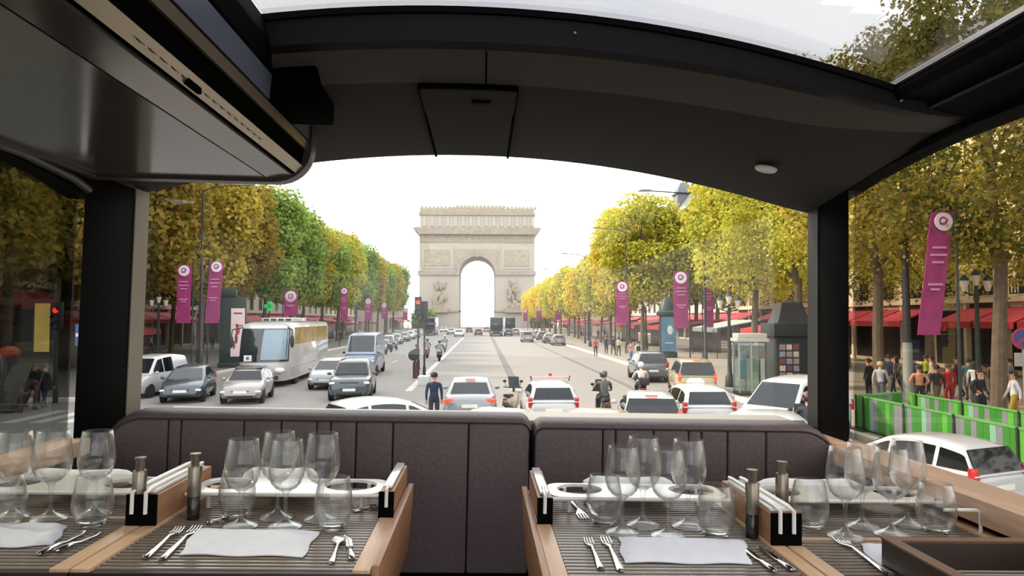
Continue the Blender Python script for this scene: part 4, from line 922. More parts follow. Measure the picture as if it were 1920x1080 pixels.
def bus_far(label, loc, head, col):
    t = thing('bus', label, 'bus', (loc[0], loc[1], 0), -head); P = paint(col)
    MB().box(-1.25, 1.25, -5.5, 5.5, .35, 3.9).build('body', P, t, bevel=.18)
    for y in (-5.5, 5.5):
        s = 1 if y > 0 else -1
        MB().box(-1.1, 1.1, y - .03, y + .03, 1.3, 2.3).build('windscreen', M_cglass, t); MB().box(-1.1, 1.1, y - .03, y + .03, 2.7, 3.6).build('upper_window', M_cglass, t)
        for x in (-1, 1): MB().box(x * .95 - .12, x * .95 + .12, y - .04, y + .04, .7, .9).build('headlamp', M_lamp, t)
    for x in (-1.25, 1.25):
        MB().box(x - .02, x + .02, -5, 5, 1.4, 2.3).build('side_window', M_cglass, t); MB().box(x - .02, x + .02, -5, 5, 2.75, 3.5).build('side_window', M_cglass, t)
        for y in (-3.2, 3.4): wheel(t, x * .88, y, .48, .3)
    return t
def scooter(label, loc, head, col='2c2c30', screen=True, group=None, name='scooter', topbox=False):
    t = thing(name, label, 'scooter', (loc[0], loc[1], 0), -head, group); P = paint(col)
    for y in (-.62, .66):
        o = MB().lathe([(.13, -.06), (.25, -.055), (.28, -.02), (.28, .02), (.25, .055), (.13, .06)], 18, ax='x').build('wheel', M_tyre, t); o.location = (0, y, .28)
        MB().lathe([(.02, -.05), (.14, -.045), (.14, .045), (.02, .05)], 10, ax='x').build('hub', M_hub, o)
    MB().loft([[(x * w, y, z0 + (z1 - z0) * q) for x, q in ((-1, .2), (-.8, .85), (0, 1), (.8, .85), (1, .2), (0, 0))] for y, w, z0, z1 in ((-.95, .06, .62, .78), (-.7, .17, .40, .80), (-.3, .18, .30, .76), (.0, .14, .26, .42), (.3, .16, .26, .40), (.48, .2, .30, .95), (.66, .13, .5, 1.0), (.76, .05, .7, .9))]).build('body', P, t, smooth=50)
    MB().loft([[(x * w, y, z + q * .09) for x, q in ((-1, 0), (-.8, 1), (.8, 1), (1, 0))] for y, w, z in ((-.86, .10, .80), (-.5, .16, .77), (-.1, .13, .73))]).build('seat', M_plas, t, smooth=50)
    MB().tube([(0, .62, .28), (0, .52, .7), (0, .42, 1.0)], .035, 8).build('fork', M_plas, t)
    MB().tube([(-.34, .28, 1.03), (-.1, .40, 1.0), (.1, .40, 1.0), (.34, .28, 1.03)], .018, 8).build('handlebar', M_plas, t)
    for s in (-1, 1): MB().tube([(s * .24, .34, 1.02), (s * .30, .34, 1.2)], .01, 6).ball((s * .31, .34, 1.24), (.07, .02, .05), 8, 6).build('mirror', M_plas, t)
    MB().ball((0, .68, .86), (.11, .06, .08), 12, 8).build('headlamp', mat('lit_headlamp', 'fff6e0', .2, emit=1.5), t)
    MB().ball((0, -.93, .72), (.09, .03, .05), 8, 6).build('tail_lamp', M_tail, t)
    if screen: MB().loft([[(x, .55 + .06 * (1 - abs(x) * 3) - .16 * k, .98 + .42 * k) for x in (-.2, -.1, 0, .1, .2)] for k in (0, .5, 1)], close=False, cap=False).build('wind_shield', mat('smoky_screen', '5a6066', .1, spec=.7), t, smooth=60)
    if topbox: MB().box(-.2, .2, -1.15, -.78, .88, 1.18).build('top_box', M_plas, t, bevel=.05)
    return t
# ================================================================ PEOPLE
def person_mesh(pose):
    J = {}; R = {}
    def j(n, p, r): J[n] = Vector(p); R[n] = r
    st = pose
    if pose == 'ride':
        j('pel', (0, -.30, .88), .145); j('ab', (0, -.27, 1.04), .125); j('ch', (0, -.20, 1.25), .145); j('nk', (0, -.13, 1.42), .055); j('h0', (0, -.10, 1.52), .088); j('h1', (0, -.09, 1.62), .10); j('h2', (0, -.10, 1.70), .075)
        for s, n in ((-1, 'l'), (1, 'r')):
            j('sh' + n, (s * .185, -.17, 1.36), .068); j('el' + n, (s * .29, .02, 1.14), .048); j('wr' + n, (s * .31, .22, 1.04), .033); j('ha' + n, (s * .32, .28, 1.045), .034)
            j('hi' + n, (s * .10, -.28, .86), .105); j('kn' + n, (s * .19, .12, .78), .07); j('an' + n, (s * .17, .10, .36), .045); j('to' + n, (s * .17, .26, .33), .04)
    else:
        sw = {'stand': 0, 'walk': .16, 'walk2': -.16, 'hips': 0}[pose]
        j('pel', (0, 0, .95), .135); j('ab', (0, .005, 1.08), .12); j('ch', (0, .0, 1.28), .145); j('nk', (0, .01, 1.46), .055); j('h0', (0, .03, 1.55), .083); j('h1', (0, .025, 1.645), .096); j('h2', (0, .015, 1.71), .07)
        for s, n in ((-1, 'l'), (1, 'r')):
            f = s * sw
            j('sh' + n, (s * .185, 0, 1.40), .066)
            if pose == 'hips': j('el' + n, (s * .31, -.06, 1.16), .047); j('wr' + n, (s * .20, .06, 1.03), .033); j('ha' + n, (s * .16, .10, 1.02), .033)
            else: j('el' + n, (s * .235, -f * .5 - .01, 1.13), .047); j('wr' + n, (s * .24, -f * .9 + .05, .89), .032); j('ha' + n, (s * .24, -f * 1.0 + .075, .82), .034)
            j('hi' + n, (s * .095, f * .1, .90), .098); j('kn' + n, (s * .10, f * .75 + .02, .50), .066); j('an' + n, (s * .10, f * 1.35 - .02 - (abs(f) * .3 if f < 0 else 0), .09 + (.06 if f < 0 else 0)), .043); j('to' + n, (s * .11, f * 1.35 + .13 - (abs(f) * .3 if f < 0 else 0), .045 + (.0 if f < 0 else 0)), .038)
    ed = [('pel', 'ab'), ('ab', 'ch'), ('ch', 'nk'), ('nk', 'h0'), ('h0', 'h1'), ('h1', 'h2')]
    for n in 'lr': ed += [('ch', 'sh' + n), ('sh' + n, 'el' + n), ('el' + n, 'wr' + n), ('wr' + n, 'ha' + n), ('pel', 'hi' + n), ('hi' + n, 'kn' + n), ('kn' + n, 'an' + n), ('an' + n, 'to' + n)]
    names = list(J); me = bpy.data.meshes.new('skeleton'); me.from_pydata([J[n] for n in names], [(names.index(a), names.index(b)) for a, b in ed], [])
    ob = bpy.data.objects.new('skeleton', me); COL.objects.link(ob)
    sk = ob.modifiers.new('s', 'SKIN'); sk.use_smooth_shade = True; ob.modifiers.new('u', 'SUBSURF').levels = 1
    lay = me.skin_vertices[0].data
    for i, n in enumerate(names): lay[i].radius = (R[n], R[n] * (.78 if n in ('ch', 'ab', 'pel') else 1)); lay[i].use_root = (n == 'pel')
    dg = bpy.context.evaluated_depsgraph_get(); dg.update(); m = bpy.data.meshes.new_from_object(ob.evaluated_get(dg))
    bpy.data.objects.remove(ob)
    z = {'top': ['ch', 'ab', 'sh', 'el'], 'leg': ['pel', 'hi', 'kn'], 'shoe': ['an', 'to'], 'skin': ['nk', 'h0', 'h1', 'h2', 'wr', 'ha']}
    segs = []
    for a, b in ed:
        k = a if a in ('ch', 'ab', 'pel') else a[:-1] if a[-1] in 'lr' and a not in ('pel',) else a
        c = {'pel': 1, 'ab': 0, 'ch': 0, 'sh': 0, 'el': 0, 'wr': 2, 'hi': 1, 'kn': 1, 'an': 3, 'nk': 2, 'h0': 2, 'h1': 2}[k]
        if a == 'ch' and b == 'nk': c = 0
        if a == 'pel' and b == 'ab': c = 0
        segs.append((J[a], J[b], c))
    v = [tuple(p.co) for p in m.vertices]; f = [tuple(p.vertices) for p in m.polygons]; mi = []
    for p in m.polygons:
        c = p.center; best = (9, 0)
        for a, b, k in segs:
            ab_ = b - a; u = max(0, min(1, (c - a).dot(ab_) / ab_.length_squared)); d = (c - a - ab_ * u).length
            if d < best[0]: best = (d, k)
        mi.append(best[1])
    mb = MB(); mb.v = v; mb.f = f; mb.m = mi
    h = J['h1']; fw = Vector((0, 1, 0))
    mb.tube([h + Vector((0, .085, .015)), h + Vector((0, .118, -.03)), h + Vector((0, .085, -.04))], [.010, .016, .008], 6, 2)
    for s in (-1, 1):
        mb.ball(h + Vector((s * .034, .086, .008)), (.014, .008, .009), 8, 6, 4); mb.ball(h + Vector((s * .098, .0, -.01)), (.014, .022, .034), 8, 6, 2)
        n = 'l' if s < 0 else 'r'; A_, B_ = J['wr' + n], J['ha' + n]; d = (B_ - A_).normalized(); sd = d.cross(Vector((0, 1, 0)) if abs(d.y) < .8 else Vector((0, 0, 1))).normalized(); cu = d.cross(sd)
        for k in range(4):
            b0 = B_ + sd * (-.024 + .016 * k) + d * .012; ln = (.065, .078, .073, .056)[k]
            mb.tube([b0, b0 + d * ln * .55 + cu * .004, b0 + d * ln + cu * .022], [.009, .008, .0055], 6, 2)
        b0 = A_.lerp(B_, .6) - sd * .026; mb.tube([b0, b0 - sd * .022 + d * .03, b0 - sd * .020 + d * .062 + cu * .01], [.011, .009, .006], 6, 2)
    mb.ball(h + Vector((0, .083, -.062)), (.026, .008, .006), 8, 4, 4)
    dm = [mat('cloth_a', '555555')] * 5
    r = mb.mesh('person', dm, smooth=80); bpy.data.meshes.remove(m); return r, h
PM = {}
HAIR = None
def cloth(h): return mat('cloth_' + h, h, .85, var=.12, scale=14)
M_eye = mat('eye_dark', '201a18', .4)
def person(label, loc, face, pose='stand', top='444444', leg='22252c', skin='b98a6a', shoe='1a1a1a', hair='2a1e16', group=None, sc=1., bag=None, helmet=None, cap=None, longhair=False, skirt=False, z=.14):
    if pose not in PM: PM[pose] = person_mesh(pose)
    me, h = PM[pose]
    o = link('person', me); o.location = (loc[0], loc[1], z); o.rotation_euler = (0, 0, -face); o.scale = (sc, sc, sc); tag(o, label, 'person', group)
    for i, mm in enumerate((cloth(top), cloth(leg), mat('skin_' + skin, skin, .6, var=.05), mat('shoe_' + shoe, shoe, .6), M_eye)):
        o.material_slots[i].link = 'OBJECT'; o.material_slots[i].material = mm
    hk = ('hair', helmet, longhair, pose)
    if hk not in PM:
        m = MB()
        if helmet: m.loft([[(h.x + r * math.cos(a), h.y - .005 + r * 1.1 * math.sin(a), h.z + zz) for a in [2 * PI * k / 16 for k in range(16)]] for zz, r in ((-.09, .118), (0, .135), (.06, .128), (.11, .09), (.135, .03))])
        else:
            for zz, r, dy in (): pass
            m.loft([[(h.x + r * math.cos(a), h.y - .012 + dy + r * 1.06 * math.sin(a), h.z + zz + (.045 if math.sin(a) > .3 and zz < .03 else 0)) for a in [2 * PI * k / 16 for k in range(16)]] for zz, r, dy in ((-.05 if not longhair else -.02, .102, -.012), (.01, .111, -.008), (.055, .105, -.004), (.09, .075, 0), (.106, .02, 0))])
            if longhair: m.loft([[(h.x + w * c, h.y - .06 + .05 * q, h.z + zz) for c, q in ((-1, .6), (-.7, -.6), (0, -1), (.7, -.6), (1, .6), (0, .2))] for zz, w in ((.02, .10), (-.12, .11), (-.24, .09), (-.30, .05))])
        PM[hk] = m.mesh('helmet' if helmet else 'hair', mat('hair_base', '2a1e16'), smooth=80)
    hh = link('helmet' if helmet else 'hair', PM[hk], o); hh.material_slots[0].link = 'OBJECT'
    hh.material_slots[0].material = mat('helmet_' + helmet, helmet, .2, coat=.5) if helmet else mat('hair_' + hair, hair, .7)
    if helmet: MB().loft([[(h.x + .137 * math.sin(a), h.y - .005 + .150 * math.cos(a), h.z + zz) for a in (-1, -.5, 0, .5, 1)] for zz in (-.045, .03)], close=False, cap=False).build('visor', M_cglass, o, smooth=60)
    if bag:
        b = MB().loft([[(x * w, -.11 - d * q, z_) for x, q in ((-1, 0), (-.9, 1), (.9, 1), (1, 0))] for z_, w, d in ((1.02, .12, .10), (1.08, .15, .15), (1.30, .14, .14), (1.40, .10, .06))]).build('backpack', cloth(bag), o, smooth=50)
    if skirt: MB().lathe([(.15, .98), (.17, .9), (.21, .62), (.205, .61), (.14, .95)], 16).build('skirt', cloth(leg), o, smooth=60)
    return o
# ================================================================ TRAFFIC
TOW = PI
def at(px, py): p = G(px, py); return (p.x, p.y)
def atY(px, Y): p = AY(px, 600, Y); return (p.x, p.y)
car('van', 'small white van at the left edge of the windscreen', atY(283, 33), TOW + .10, 'smallvan', 'dcdcda', cat='van')
car('car', 'dark blue grey hatchback with tree reflections on its bonnet', atY(358, 31.2), TOW - .20, 'hatch', '39424c')
car('car', 'small grey car with a wide dark grille in front of the coach', atY(468, 30.6), TOW - .14, 'mini', '8d8a86', roof='55504e')
coach('white coach with dark windscreen and side windows painted with golden reflections facing the bus', atY(541, 41.6), TOW - .04)
car('car', 'silver car half hidden behind the black off-roader', atY(622, 36.4), TOW - .04, 'hatch', 'aeb2b8')
car('car', 'black off-roader car with silver bonnet facing the bus', atY(664, 31.8), TOW - .10, 'suv', '3c434a')
car('van', 'tall slate blue delivery van facing the bus left of the traffic lights', atY(686, 45.3), TOW - .02, 'van', '8089a0', cat='van')
car('car', 'white hatchback crossing directly in front of the bus bonnet', (-2.25, 18.6), .98, 'hatch', 'e6e9ec')
car('car', 'silver saloon with lit orange red brake lamps in the middle lane', (-.42, 25.1), 0, 'sedan', 'a8adb4', lit=True, rearlamp='wide')
car('car', 'beige car with arched roof nearest the bench join', (.5, 16.4), .42, 'sedan', 'c9c0b0')
car('police_car', 'white car with a light bar on its roof seen from behind', (2.22, 23.6), 0, 'hatch', 'e4e6e8', rack=True)
car('car', 'cream car whose roof shows just above the right bench', (2.8, 16.3), .36, 'hatch', 'd9d2c0')
car('car', 'white roofed hatchback with large dark tailgate and lit brake lamps', (4.80, 20.2), .16, 'hatch', 'd8d8d6', lit=True, darkrear=True)
car('taxi', 'white hatchback with a small roof sign seen from behind', (6.75, 22.2), .03, 'hatch', 'e9eaec', taxi=True, cat='car')
car('car', 'gold people carrier with lit amber lamps by the kiosk', (9.75, 32.2), .16, 'mpv', 'a89a78', lit=True, darkrear=True)
car('car', 'dark estate car waiting in front of the gold people carrier', (9.55, 40), .08, 'suv', '55585c', darkrear=True)
car('van', 'white van with a curved windscreen at the right end of the windscreen', (8.9, 19.7), -2.21, 'smallvan', 'e8e8e6', cat='van')
car('car', 'pale silver car lowest at the right end of the bench top', (6.4, 15.8), .0, 'sedan', 'c4c8c8')
car('car', 'white hatchback with red tail lamp seen through the right window', (8.41, 13.4), -.35, 'hatch', 'dfe3ea', darkrear=True, sc=.9)
def far(name, label, px, py, head, style, col, **k): return car(name, label, at(px, py), head, style, col, detail=False, **k)
GF = 'distant traffic near the arch'
far('car', 'pale blue grey car far ahead in the right lane', 988, 641, 0, 'mpv', 'aab6bb')
far('car', 'white car coming towards the bus beside the white line', 861, 631, TOW, 'sedan', 'e2e2e2')
far('car', 'dark car near the kerb with pale roof far up the right side', 1030, 643, 0, 'sedan', '4a4a44', taxi=True)
far('car', 'red brown car ahead of the distant dark bus', 897, 629, 0, 'hatch', '6a3a3a', lit=True)
far('car', 'dark car close behind the distant dark bus', 953, 630, 0, 'hatch', '4a4c50')
far('car', 'light grey car beyond the pale blue grey one', 966, 628, 0, 'hatch', '9a9a98', group=GF)
far('car', 'small grey oncoming car at the foot of the arch', 846, 627, TOW, 'hatch', '77797c', group=GF)
far('car', 'tiny dark car beneath the arch opening', 880, 624, 0, 'hatch', '3f4246', group=GF)
far('car', 'tiny pale car beneath the arch opening', 912, 623, 0, 'hatch', 'b4b4b2', group=GF)
far('car', 'tiny grey car left under the arch pier', 832, 623, TOW, 'hatch', '8a8a8c', group=GF)
for i, (px, py, c) in enumerate(((742, 645, '6a6e74'), (728, 650, 'd8d8d8'), (757, 640, '3a3c40'), (768, 636, 'c0c2c4'), (778, 633, '70747a'))):
    far('car', '%s parked car of the far left kerbside row' % ('grey', 'white', 'black', 'silver', 'blue grey')[i], px, py, TOW, 'hatch', c, group='cars parked along the far left kerb')
for i, (px, py, c) in enumerate(((1016, 637.5, '5a4a44'), (1046, 647, '8a8478'), (1008, 634, '9a9a96'))):
    far('car', '%s car parked by the far right kerb' % ('brown', 'beige', 'light grey')[i], px, py, 0, 'hatch', c, group='cars parked along the far right kerb')
bus_far('dark green double deck bus driving away far ahead', at(930, 629.5), 0, '3a4540')
bus_far('second dark bus partly hidden by the green one far ahead', at(955, 624), 0, '33383a')
bus_far('dark lorry like bus behind the traffic lights far left', at(808, 628), PI, '3c3e44')
# ---- two wheelers and riders
def ride(px, py, head, col, lab, top, helm, **k):
    x, y = at(px, py); scooter(lab[0], (x, y), head, col, **k); person(lab[1], (x, y), head, 'ride', top=top, leg='2a2d34', helmet=helm, z=0)
ride(824, 677, TOW, '26272c', ('black motorbike coming along the white line', 'rider in dark jacket on the black motorbike by the white line'), '2a2b30', '202126')
ride(801, 671, TOW, '8a3a34', ('red motorbike right of the traffic lights', 'rider in dark coat on the red motorbike'), '33302f', '28282a')
ride(834, 660, TOW, 'b0aaa4', ('pale motorbike behind the black one', 'rider in grey on the pale motorbike'), '6a6a6a', 'c8c4bc')
x, y = 4.12, 23.7
scooter('dark scooter under the rider in a grey jacket', (x, y), .0, '2c2c30'); person('rider in grey jacket and dark helmet seen from behind', (x, y), 0, 'ride', top='55534e', leg='2a2d34', helmet='4a4844', z=0)
x, y = 6.5, 28.4
scooter('dark maxi scooter with a windshield beside the dark hatchback', (x, y), .1, '2b2f38', topbox=True); person('rider with white helmet and pale jacket on the maxi scooter', (x, y), .1, 'ride', top='c9c0b8', leg='2a3040', helmet='d6d8d4', z=0)
x, y = 1.02, 25.0
scooter('beige scooter beside the silver saloon', (x, y), .25, 'b0a48c')
x, y = atY(1510, 16.6)
scooter('black scooter in front of the white van', (x, y), .2, '1e1e22'); person('rider in black with dark red helmet in front of the white van', (x, y), .2, 'ride', top='2a2a30', leg='20232c', helmet='4a2020', z=0)
for i, (px, py) in enumerate(((719, 664), (729, 660), (739, 656))):
    scooter('%s scooter parked by the van on the left' % ('near', 'middle', 'far')[i], at(px, py), PI - .5, ('d0d0d0', '30343a', 'b8b8b8')[i], group='scooters parked on the left')
person('person in a navy coat standing in the road beside the saloon', (-1.55, 22.4), 0, 'stand', top='232c48', leg='1c2030', hair='17120f', z=0, sc=1.03)
person('person in a hooded navy coat crossing behind the traffic lights', at(781, 693), .4, 'walk', top='3a2a2c', leg='2a2428', z=0)
# ================================================================ STREET FURNITURE
M_iron = mat('dark_green_iron', '22302c', .5, metal=.2); M_dgrey = mat('street_dark_grey', '2e2f31', .5); M_pgrey = mat('pole_grey', '8f9188', .5, var=.06)
M_mag = mat('banner_magenta', 'a23a72', .75, var=.10, scale=2, grain='82285c'); M_pale = mat('banner_white', 'e8dcE6'.lower(), .7, var=.05); M_pink = mat('banner_pink', 'c98fb4', .7, var=.05)
def banner(label, x, y, z0, z1, side, w=.85, face=0., lean=0., pole=True, deep=None):
    t = thing('street_banner', label, 'banner', (x, y, .14 if abs(x) > 11.5 else 0), face, 'magenta banners along the avenue')
    H = z1 - z0; mg = deep or M_mag
    rings = []
    for k in range(11):
        u = k / 10; bul = .05 * math.sin(3 * u * PI); xx = lean * (u - 1)
        rings.append([(xx - w / 2, -.02 + bul * .4, z0 + H * u), (xx - w / 6, -.03 + bul, z0 + H * u), (xx + w / 6, -.02 - bul * .5, z0 + H * u), (xx + w / 2, -.01, z0 + H * u), (xx + w / 2, .01, z0 + H * u), (xx + w / 6, .0 - bul * .5, z0 + H * u), (xx - w / 6, -.01 + bul, z0 + H * u), (xx - w / 2, .0 + bul * .4, z0 + H * u)])
    MB().loft(rings).build('cloth', mg, t, smooth=60)
    zc = z1 - w * .42
    d = MB().lathe([(.01, -.075), (w * .40, -.075), (w * .40, -.055), (.01, -.055)], 24, ax='y').build('emblem_disc', M_pale, t); d.location = (0, 0, zc)
    MB().lathe([(w * .12, -.085), (w * .19, -.085), (w * .19, -.07), (w * .12, -.07)], 14, ax='y', cap=False).build('emblem_ring', mg, d).location = (-.02, 0, .02)
    MB().tube([(-.2 * w, -.08, -.12 * w), (.0, -.08, -.05 * w), (.2 * w, -.08, .10 * w)], .02 * w, 6).build('emblem_stroke', mg, d)
    for k, (u, ww) in enumerate(((.70, .60), (.64, .72), (.58, .5), (.40, .64), (.36, .4))):
        MB().box(-w * ww / 2 + lean * (u - 1), w * ww / 2 + lean * (u - 1), -.09, -.07, z0 + H * u, z0 + H * u + .07).build('print_line', M_pink, t)
    xp = side * (w / 2 + .10)
    if pole:
        MB().tube([(xp, .05, 0), (xp, .05, z1 + .12)], [.055, .04], 10).build('pole', M_dgrey, t)
        for zz in (z0 + .02, z1 - .01): MB().tube([(xp, .05, zz), (-xp * .86, 0, zz)], .018, 6).build('arm', M_dgrey, t)
    return t
def zat(px, py, Y): return AY(px, py, Y).z
def ban(label, px, y0, y1, Y, side=1, **k):
    p = AY(px, 600, Y); b = .14 if abs(p.x) > 11.5 else 0
    return banner(label, p.x, Y, zat(px, y1, Y) - b, zat(px, y0, Y) - b, side, **k)
ban('magenta banner behind a slim trunk, leftmost in the windscreen', 344, 497, 606, 44, 1)
ban('magenta banner with clear white disc left of the advert column', 405, 490, 606, 45, -1, lean=.28)
ban('magenta banner showing above the coach roof', 545, 545, 592, 64, -1, w=1.25)
ban('slim magenta banner behind the slate blue van', 645, 540, 602, 84, -1)
ban('pale pink magenta banner furthest along the right pavement', 1167, 528, 606, 64, -1, w=1.15)
ban('magenta banner beside the dark advert panel on the right', 1277, 509, 616, 45, 1, w=.98)
ban('narrow magenta banner just right of the advert panel banner', 1329, 524, 614, 50, -1, w=.7)
ban('large magenta banner hanging from the leaning pole in the right window', 1772, 398, 628, 21.5, 1, lean=.55, w=.74)
for i, (px, y0, y1, Y) in enumerate(((1046, 570, 600, 120), (1010, 576, 600, 150), (985, 580, 602, 175), (720, 568, 598, 125), (690, 560, 600, 105), (760, 578, 600, 150))):
    ban('distant magenta banner %s' % ('past the yellow trees on the right', 'second of the far right row', 'last before the arch on the right', 'by the far left trees', 'first beyond the blue van on the left', 'last before the traffic lights on the left')[i], px, y0, y1, Y, 1, w=.95)
# ---- traffic lights
def signal(label, x, y, lit, zh, z=0., back=False, rz=0.):
    t = thing('traffic_light', label, 'traffic light', (x, y, z), rz)
    MB().lathe([(.10, 0), (.09, .5), (.06, .6), (.055, zh)], 12).build('pole', M_dgrey, t)
    hd_ = MB().box(-.20, .20, -.16, .10, zh - .15, zh + 1.0).build('signal_head', mat('signal_black', '17181a', .5), t, bevel=.03)
    if not back:
        for k, c in enumerate(('lamp_green', 'lamp_amber', 'lamp_red')):
            on = (k == lit)
            MB().lathe([(.01, -.195), (.11, -.19), (.125, -.165), (.01, -.15)], 16, o=(0, 0, zh + .02 + .32 * k), ax='y').build('lens', mat('lit_' + c, {'lamp_red': 'ff3020', 'lamp_amber': 'ff9a30', 'lamp_green': '30d070'}[c], .3, emit=3) if on else mat('off_' + c, {'lamp_red': '2c1010', 'lamp_amber': '2c2010', 'lamp_green': '10281c'}[c], .3), hd_)
            MB().loft([[(r * math.cos(a), y_, zh + .02 + .32 * k + r * math.sin(a)) for a in [PI * q / 8 for q in range(9)]] for y_, r in ((-.15, .14), (-.33, .14), (-.33, .13), (-.15, .13))], close=False, cap=False).build('hood', MC['signal_black'], hd_)
    return t
x, y = atY(784, 42.5); signal('traffic light with lit red lamp in the middle of the avenue', x, y, 2, 3.85)
x, y = atY(796, 43.2); signal('unlit traffic light head seen from behind beside the red one', x, y, -1, 3.6, back=True)
x, y = atY(108, 29.8); signal('traffic light with a red lamp in the left window', x, y, 2, 3.2)
x, y = atY(780, 41.4)
t = thing('keep_right_bollard', 'squat dark red bollard with a black disc at the traffic lights', 'bollard', (x, y, 0))
MB().lathe([(.17, 0), (.17, .9), (.12, 1.0), (.04, 1.02), (.04, 1.2)], 14).build('post', mat('bollard_maroon', '4a2c2c', .6), t)
MB().lathe([(.01, -.02), (.32, -.02), (.32, .02), (.01, .02)], 20, o=(-.12, -.1, 1.35), ax='y').build('disc', M_dgrey, t)
o = MB().box(-.3, .3, -.5, .5, 0, .45).build('traffic_island_block', mat('pale_concrete', 'c9c9c6', .7)); x, y = atY(796, 37.5); o.location = (x, y, 0); tag(o, 'pale concrete block at the tip of the traffic island', 'block')
# ---- tall street lights with long arms over the road
def street_light(label, px, Y, side, al=3.3):
    p = AY(px, 600, Y); xt = p.x; x0 = xt + side * al
    t = thing('street_light', label, 'street light', (x0, Y, .14))
    MB().lathe([(.16, 0), (.15, .9), (.10, 1.0), (.06, 12.0)], 12).build('pole', M_dgrey, t)
    MB().tube([(0, 0, 11.9), (-side * .6, 0, 12.2), (-side * (al - .9), 0, 12.35)], [.05, .045, .04], 8).build('arm', M_dgrey, t)
    MB().loft([[(-side * u, w * c, 12.34 + h * d) for c, d in ((-1, 0), (-.6, 1), (.6, 1), (1, 0))] for u, w, h in ((al - 1, .06, .06), (al - .7, .16, .12), (al - .2, .16, .12), (al + .1, .05, .03))]).build('lamp_head', mat('lamp_grey', '60646a', .4), t)
street_light('street light arm over the clipped block of trees', 1200, 48, 1, 4.6); street_light('street light arm left of the clipped block', 1112, 68, 1)
street_light('third street light arm beyond the clipped block', 1052, 95, 1); street_light('fourth distant street light arm on the right', 1018, 125, 1)
street_light('street light arm over the green trees on the left', 471, 47, -1)
# ---- candelabra lamp posts
def lamp_post(label, px, Y, h=4.4, z=.14, globe='d8cdb8'):
    p = AY(px, 600, Y); t = thing('lamp_post', label, 'lamp post', (p.x, Y, z), 0, 'dark iron lamp posts')
    MB().lathe([(.24, 0), (.22, .5), (.12, .65), (.10, 1.2), (.07, h - .6), (.10, h - .5), (.05, h)], 12).build('post', M_iron, t)
    MB().tube([(-.45, 0, h - .25), (0, 0, h - .4), (.45, 0, h - .25)], .03, 8).build('cross_arm', M_iron, t)
    for x_ in (-.45, 0, .45):
        zz = h - .2 if x_ else h
        l = MB().loft([[(x_ + r * math.cos(a), r * math.sin(a), zz + k) for a in [2 * PI * q / 8 for q in range(8)]] for r, k in ((.08, 0), (.17, .38))]).build('lantern', mat('lantern_glass', globe, .3), t)
        MB().lathe([(.19, .38), (.10, .52), (.02, .62)], 8, o=(x_, 0, zz)).build('lantern_cap', M_iron, l)
lamp_post('iron lamp post standing before the glass kiosk', 1367, 34, 4.1); lamp_post('iron lamp post beside the advert panel on the right', 1211, 58, 4.4); lamp_post('iron lamp post at the left end of the windscreen', 297, 46, 4.4); lamp_post('iron lamp post by the columned facade in the right window', 1832, 25, 4.6); lamp_post('distant iron lamp post far up the right pavement', 1106, 84, 4.4)
p = AY(1700, 600, 27.6)
t = thing('lamp_pole', 'thick grey pole standing in the middle of the right window', 'pole', (p.x, 27.6, .14))
MB().lathe([(.30, 0), (.30, .2), (.20, .35), (.18, 2.4)], 16).build('lower_pole', M_pgrey, t); MB().lathe([(.155, 2.4), (.15, 2.5), (.11, 11.5)], 14).build('upper_pole', M_dgrey, t)
# ---- advert columns, kiosks, shelter
p = G(436, 692)
t = thing('advert_column', 'tall dark green advert column with a pale poster left of the coach', 'advert column', (p.x, p.y, .14), .25)
MB().box(-.95, .95, -.45, .45, 0, .35).build('base', M_iron, t, bevel=.04); MB().box(-.85, .85, -.38, .38, .35, 4.9).build('body', M_iron, t, bevel=.05); MB().box(-1.0, .2, -.5, .5, 4.9, 5.5).build('top', M_iron, t, bevel=.1)
ps = MB().box(-.12, .78, -.43, -.375, .75, 4.1).build('poster', mat('pale_pink_poster', 'ecd5d3', .4, var=.05, scale=1), t)
for k, (u, v, r1, r2) in enumerate(((.28, 2.9, .10, .13), (.33, 2.55, .14, .3), (.24, 2.0, .10, .38), (.10, 1.55, .08, .3), (.5, 2.9, .22, .05))): MB().ball((u, -.43, v), (r1, .02, r2), 10, 8).build('printed_figure', mat('poster_red', ('8f3030', 'a84a40', '7a2a2a')[k % 3], .5) if False else mat('poster_red' + str(k % 3), ('8f3030', 'a84a40', '7a3a34')[k % 3], .5), ps)
MB().box(.05, .6, -.44, -.43, 3.7, 3.8).build('print_line', mat('poster_red0', '8f3030'), ps)
p = G(1252, 673)
t = thing('advert_column', 'dark advert column with a blue poster and domed top on the right', 'advert column', (p.x, p.y, .14), -.1)
MB().lathe([(.85, 0), (.85, .4), (.72, .5), (.72, 3.6), (.95, 3.7), (.95, 3.95), (.75, 4.1), (.62, 4.7), (.30, 5.2), (.08, 5.35), (.08, 5.9), (.01, 6.0)], 20).build('column_body', M_iron, t)
ps = MB().box(-.62, .62, -.80, -.70, .55, 3.55).build('poster', mat('blue_poster', '5f8aa0', .3, var=.35, scale=1.1, grain='2d4a60'), t)
MB().ball((.1, -.8, 2.4), (.25, .02, .4), 10, 8).build('printed_figure', mat('poster_cream', 'cfd8d6', .5), ps)
MB().box(-.35, .35, -.81, -.80, 1.25, 1.32).build('print_line', mat('poster_cream', 'cfd8d6', .5), ps)
p = G(1415, 748)
t = thing('telephone_booth', 'glass booth with a pale roof beside the news kiosk', 'booth', (p.x, p.y + .5, .14), -.12)
mf = mat('booth_frame', '8e948c', .4, metal=.3)
for x_ in (-.58, -.06, .56):
    for y_ in (-.5, .5): MB().box(x_ - .035, x_ + .035, y_ - .035, y_ + .035, 0, 2.35).build('post', mf if x_ < .5 else M_dgrey, t)
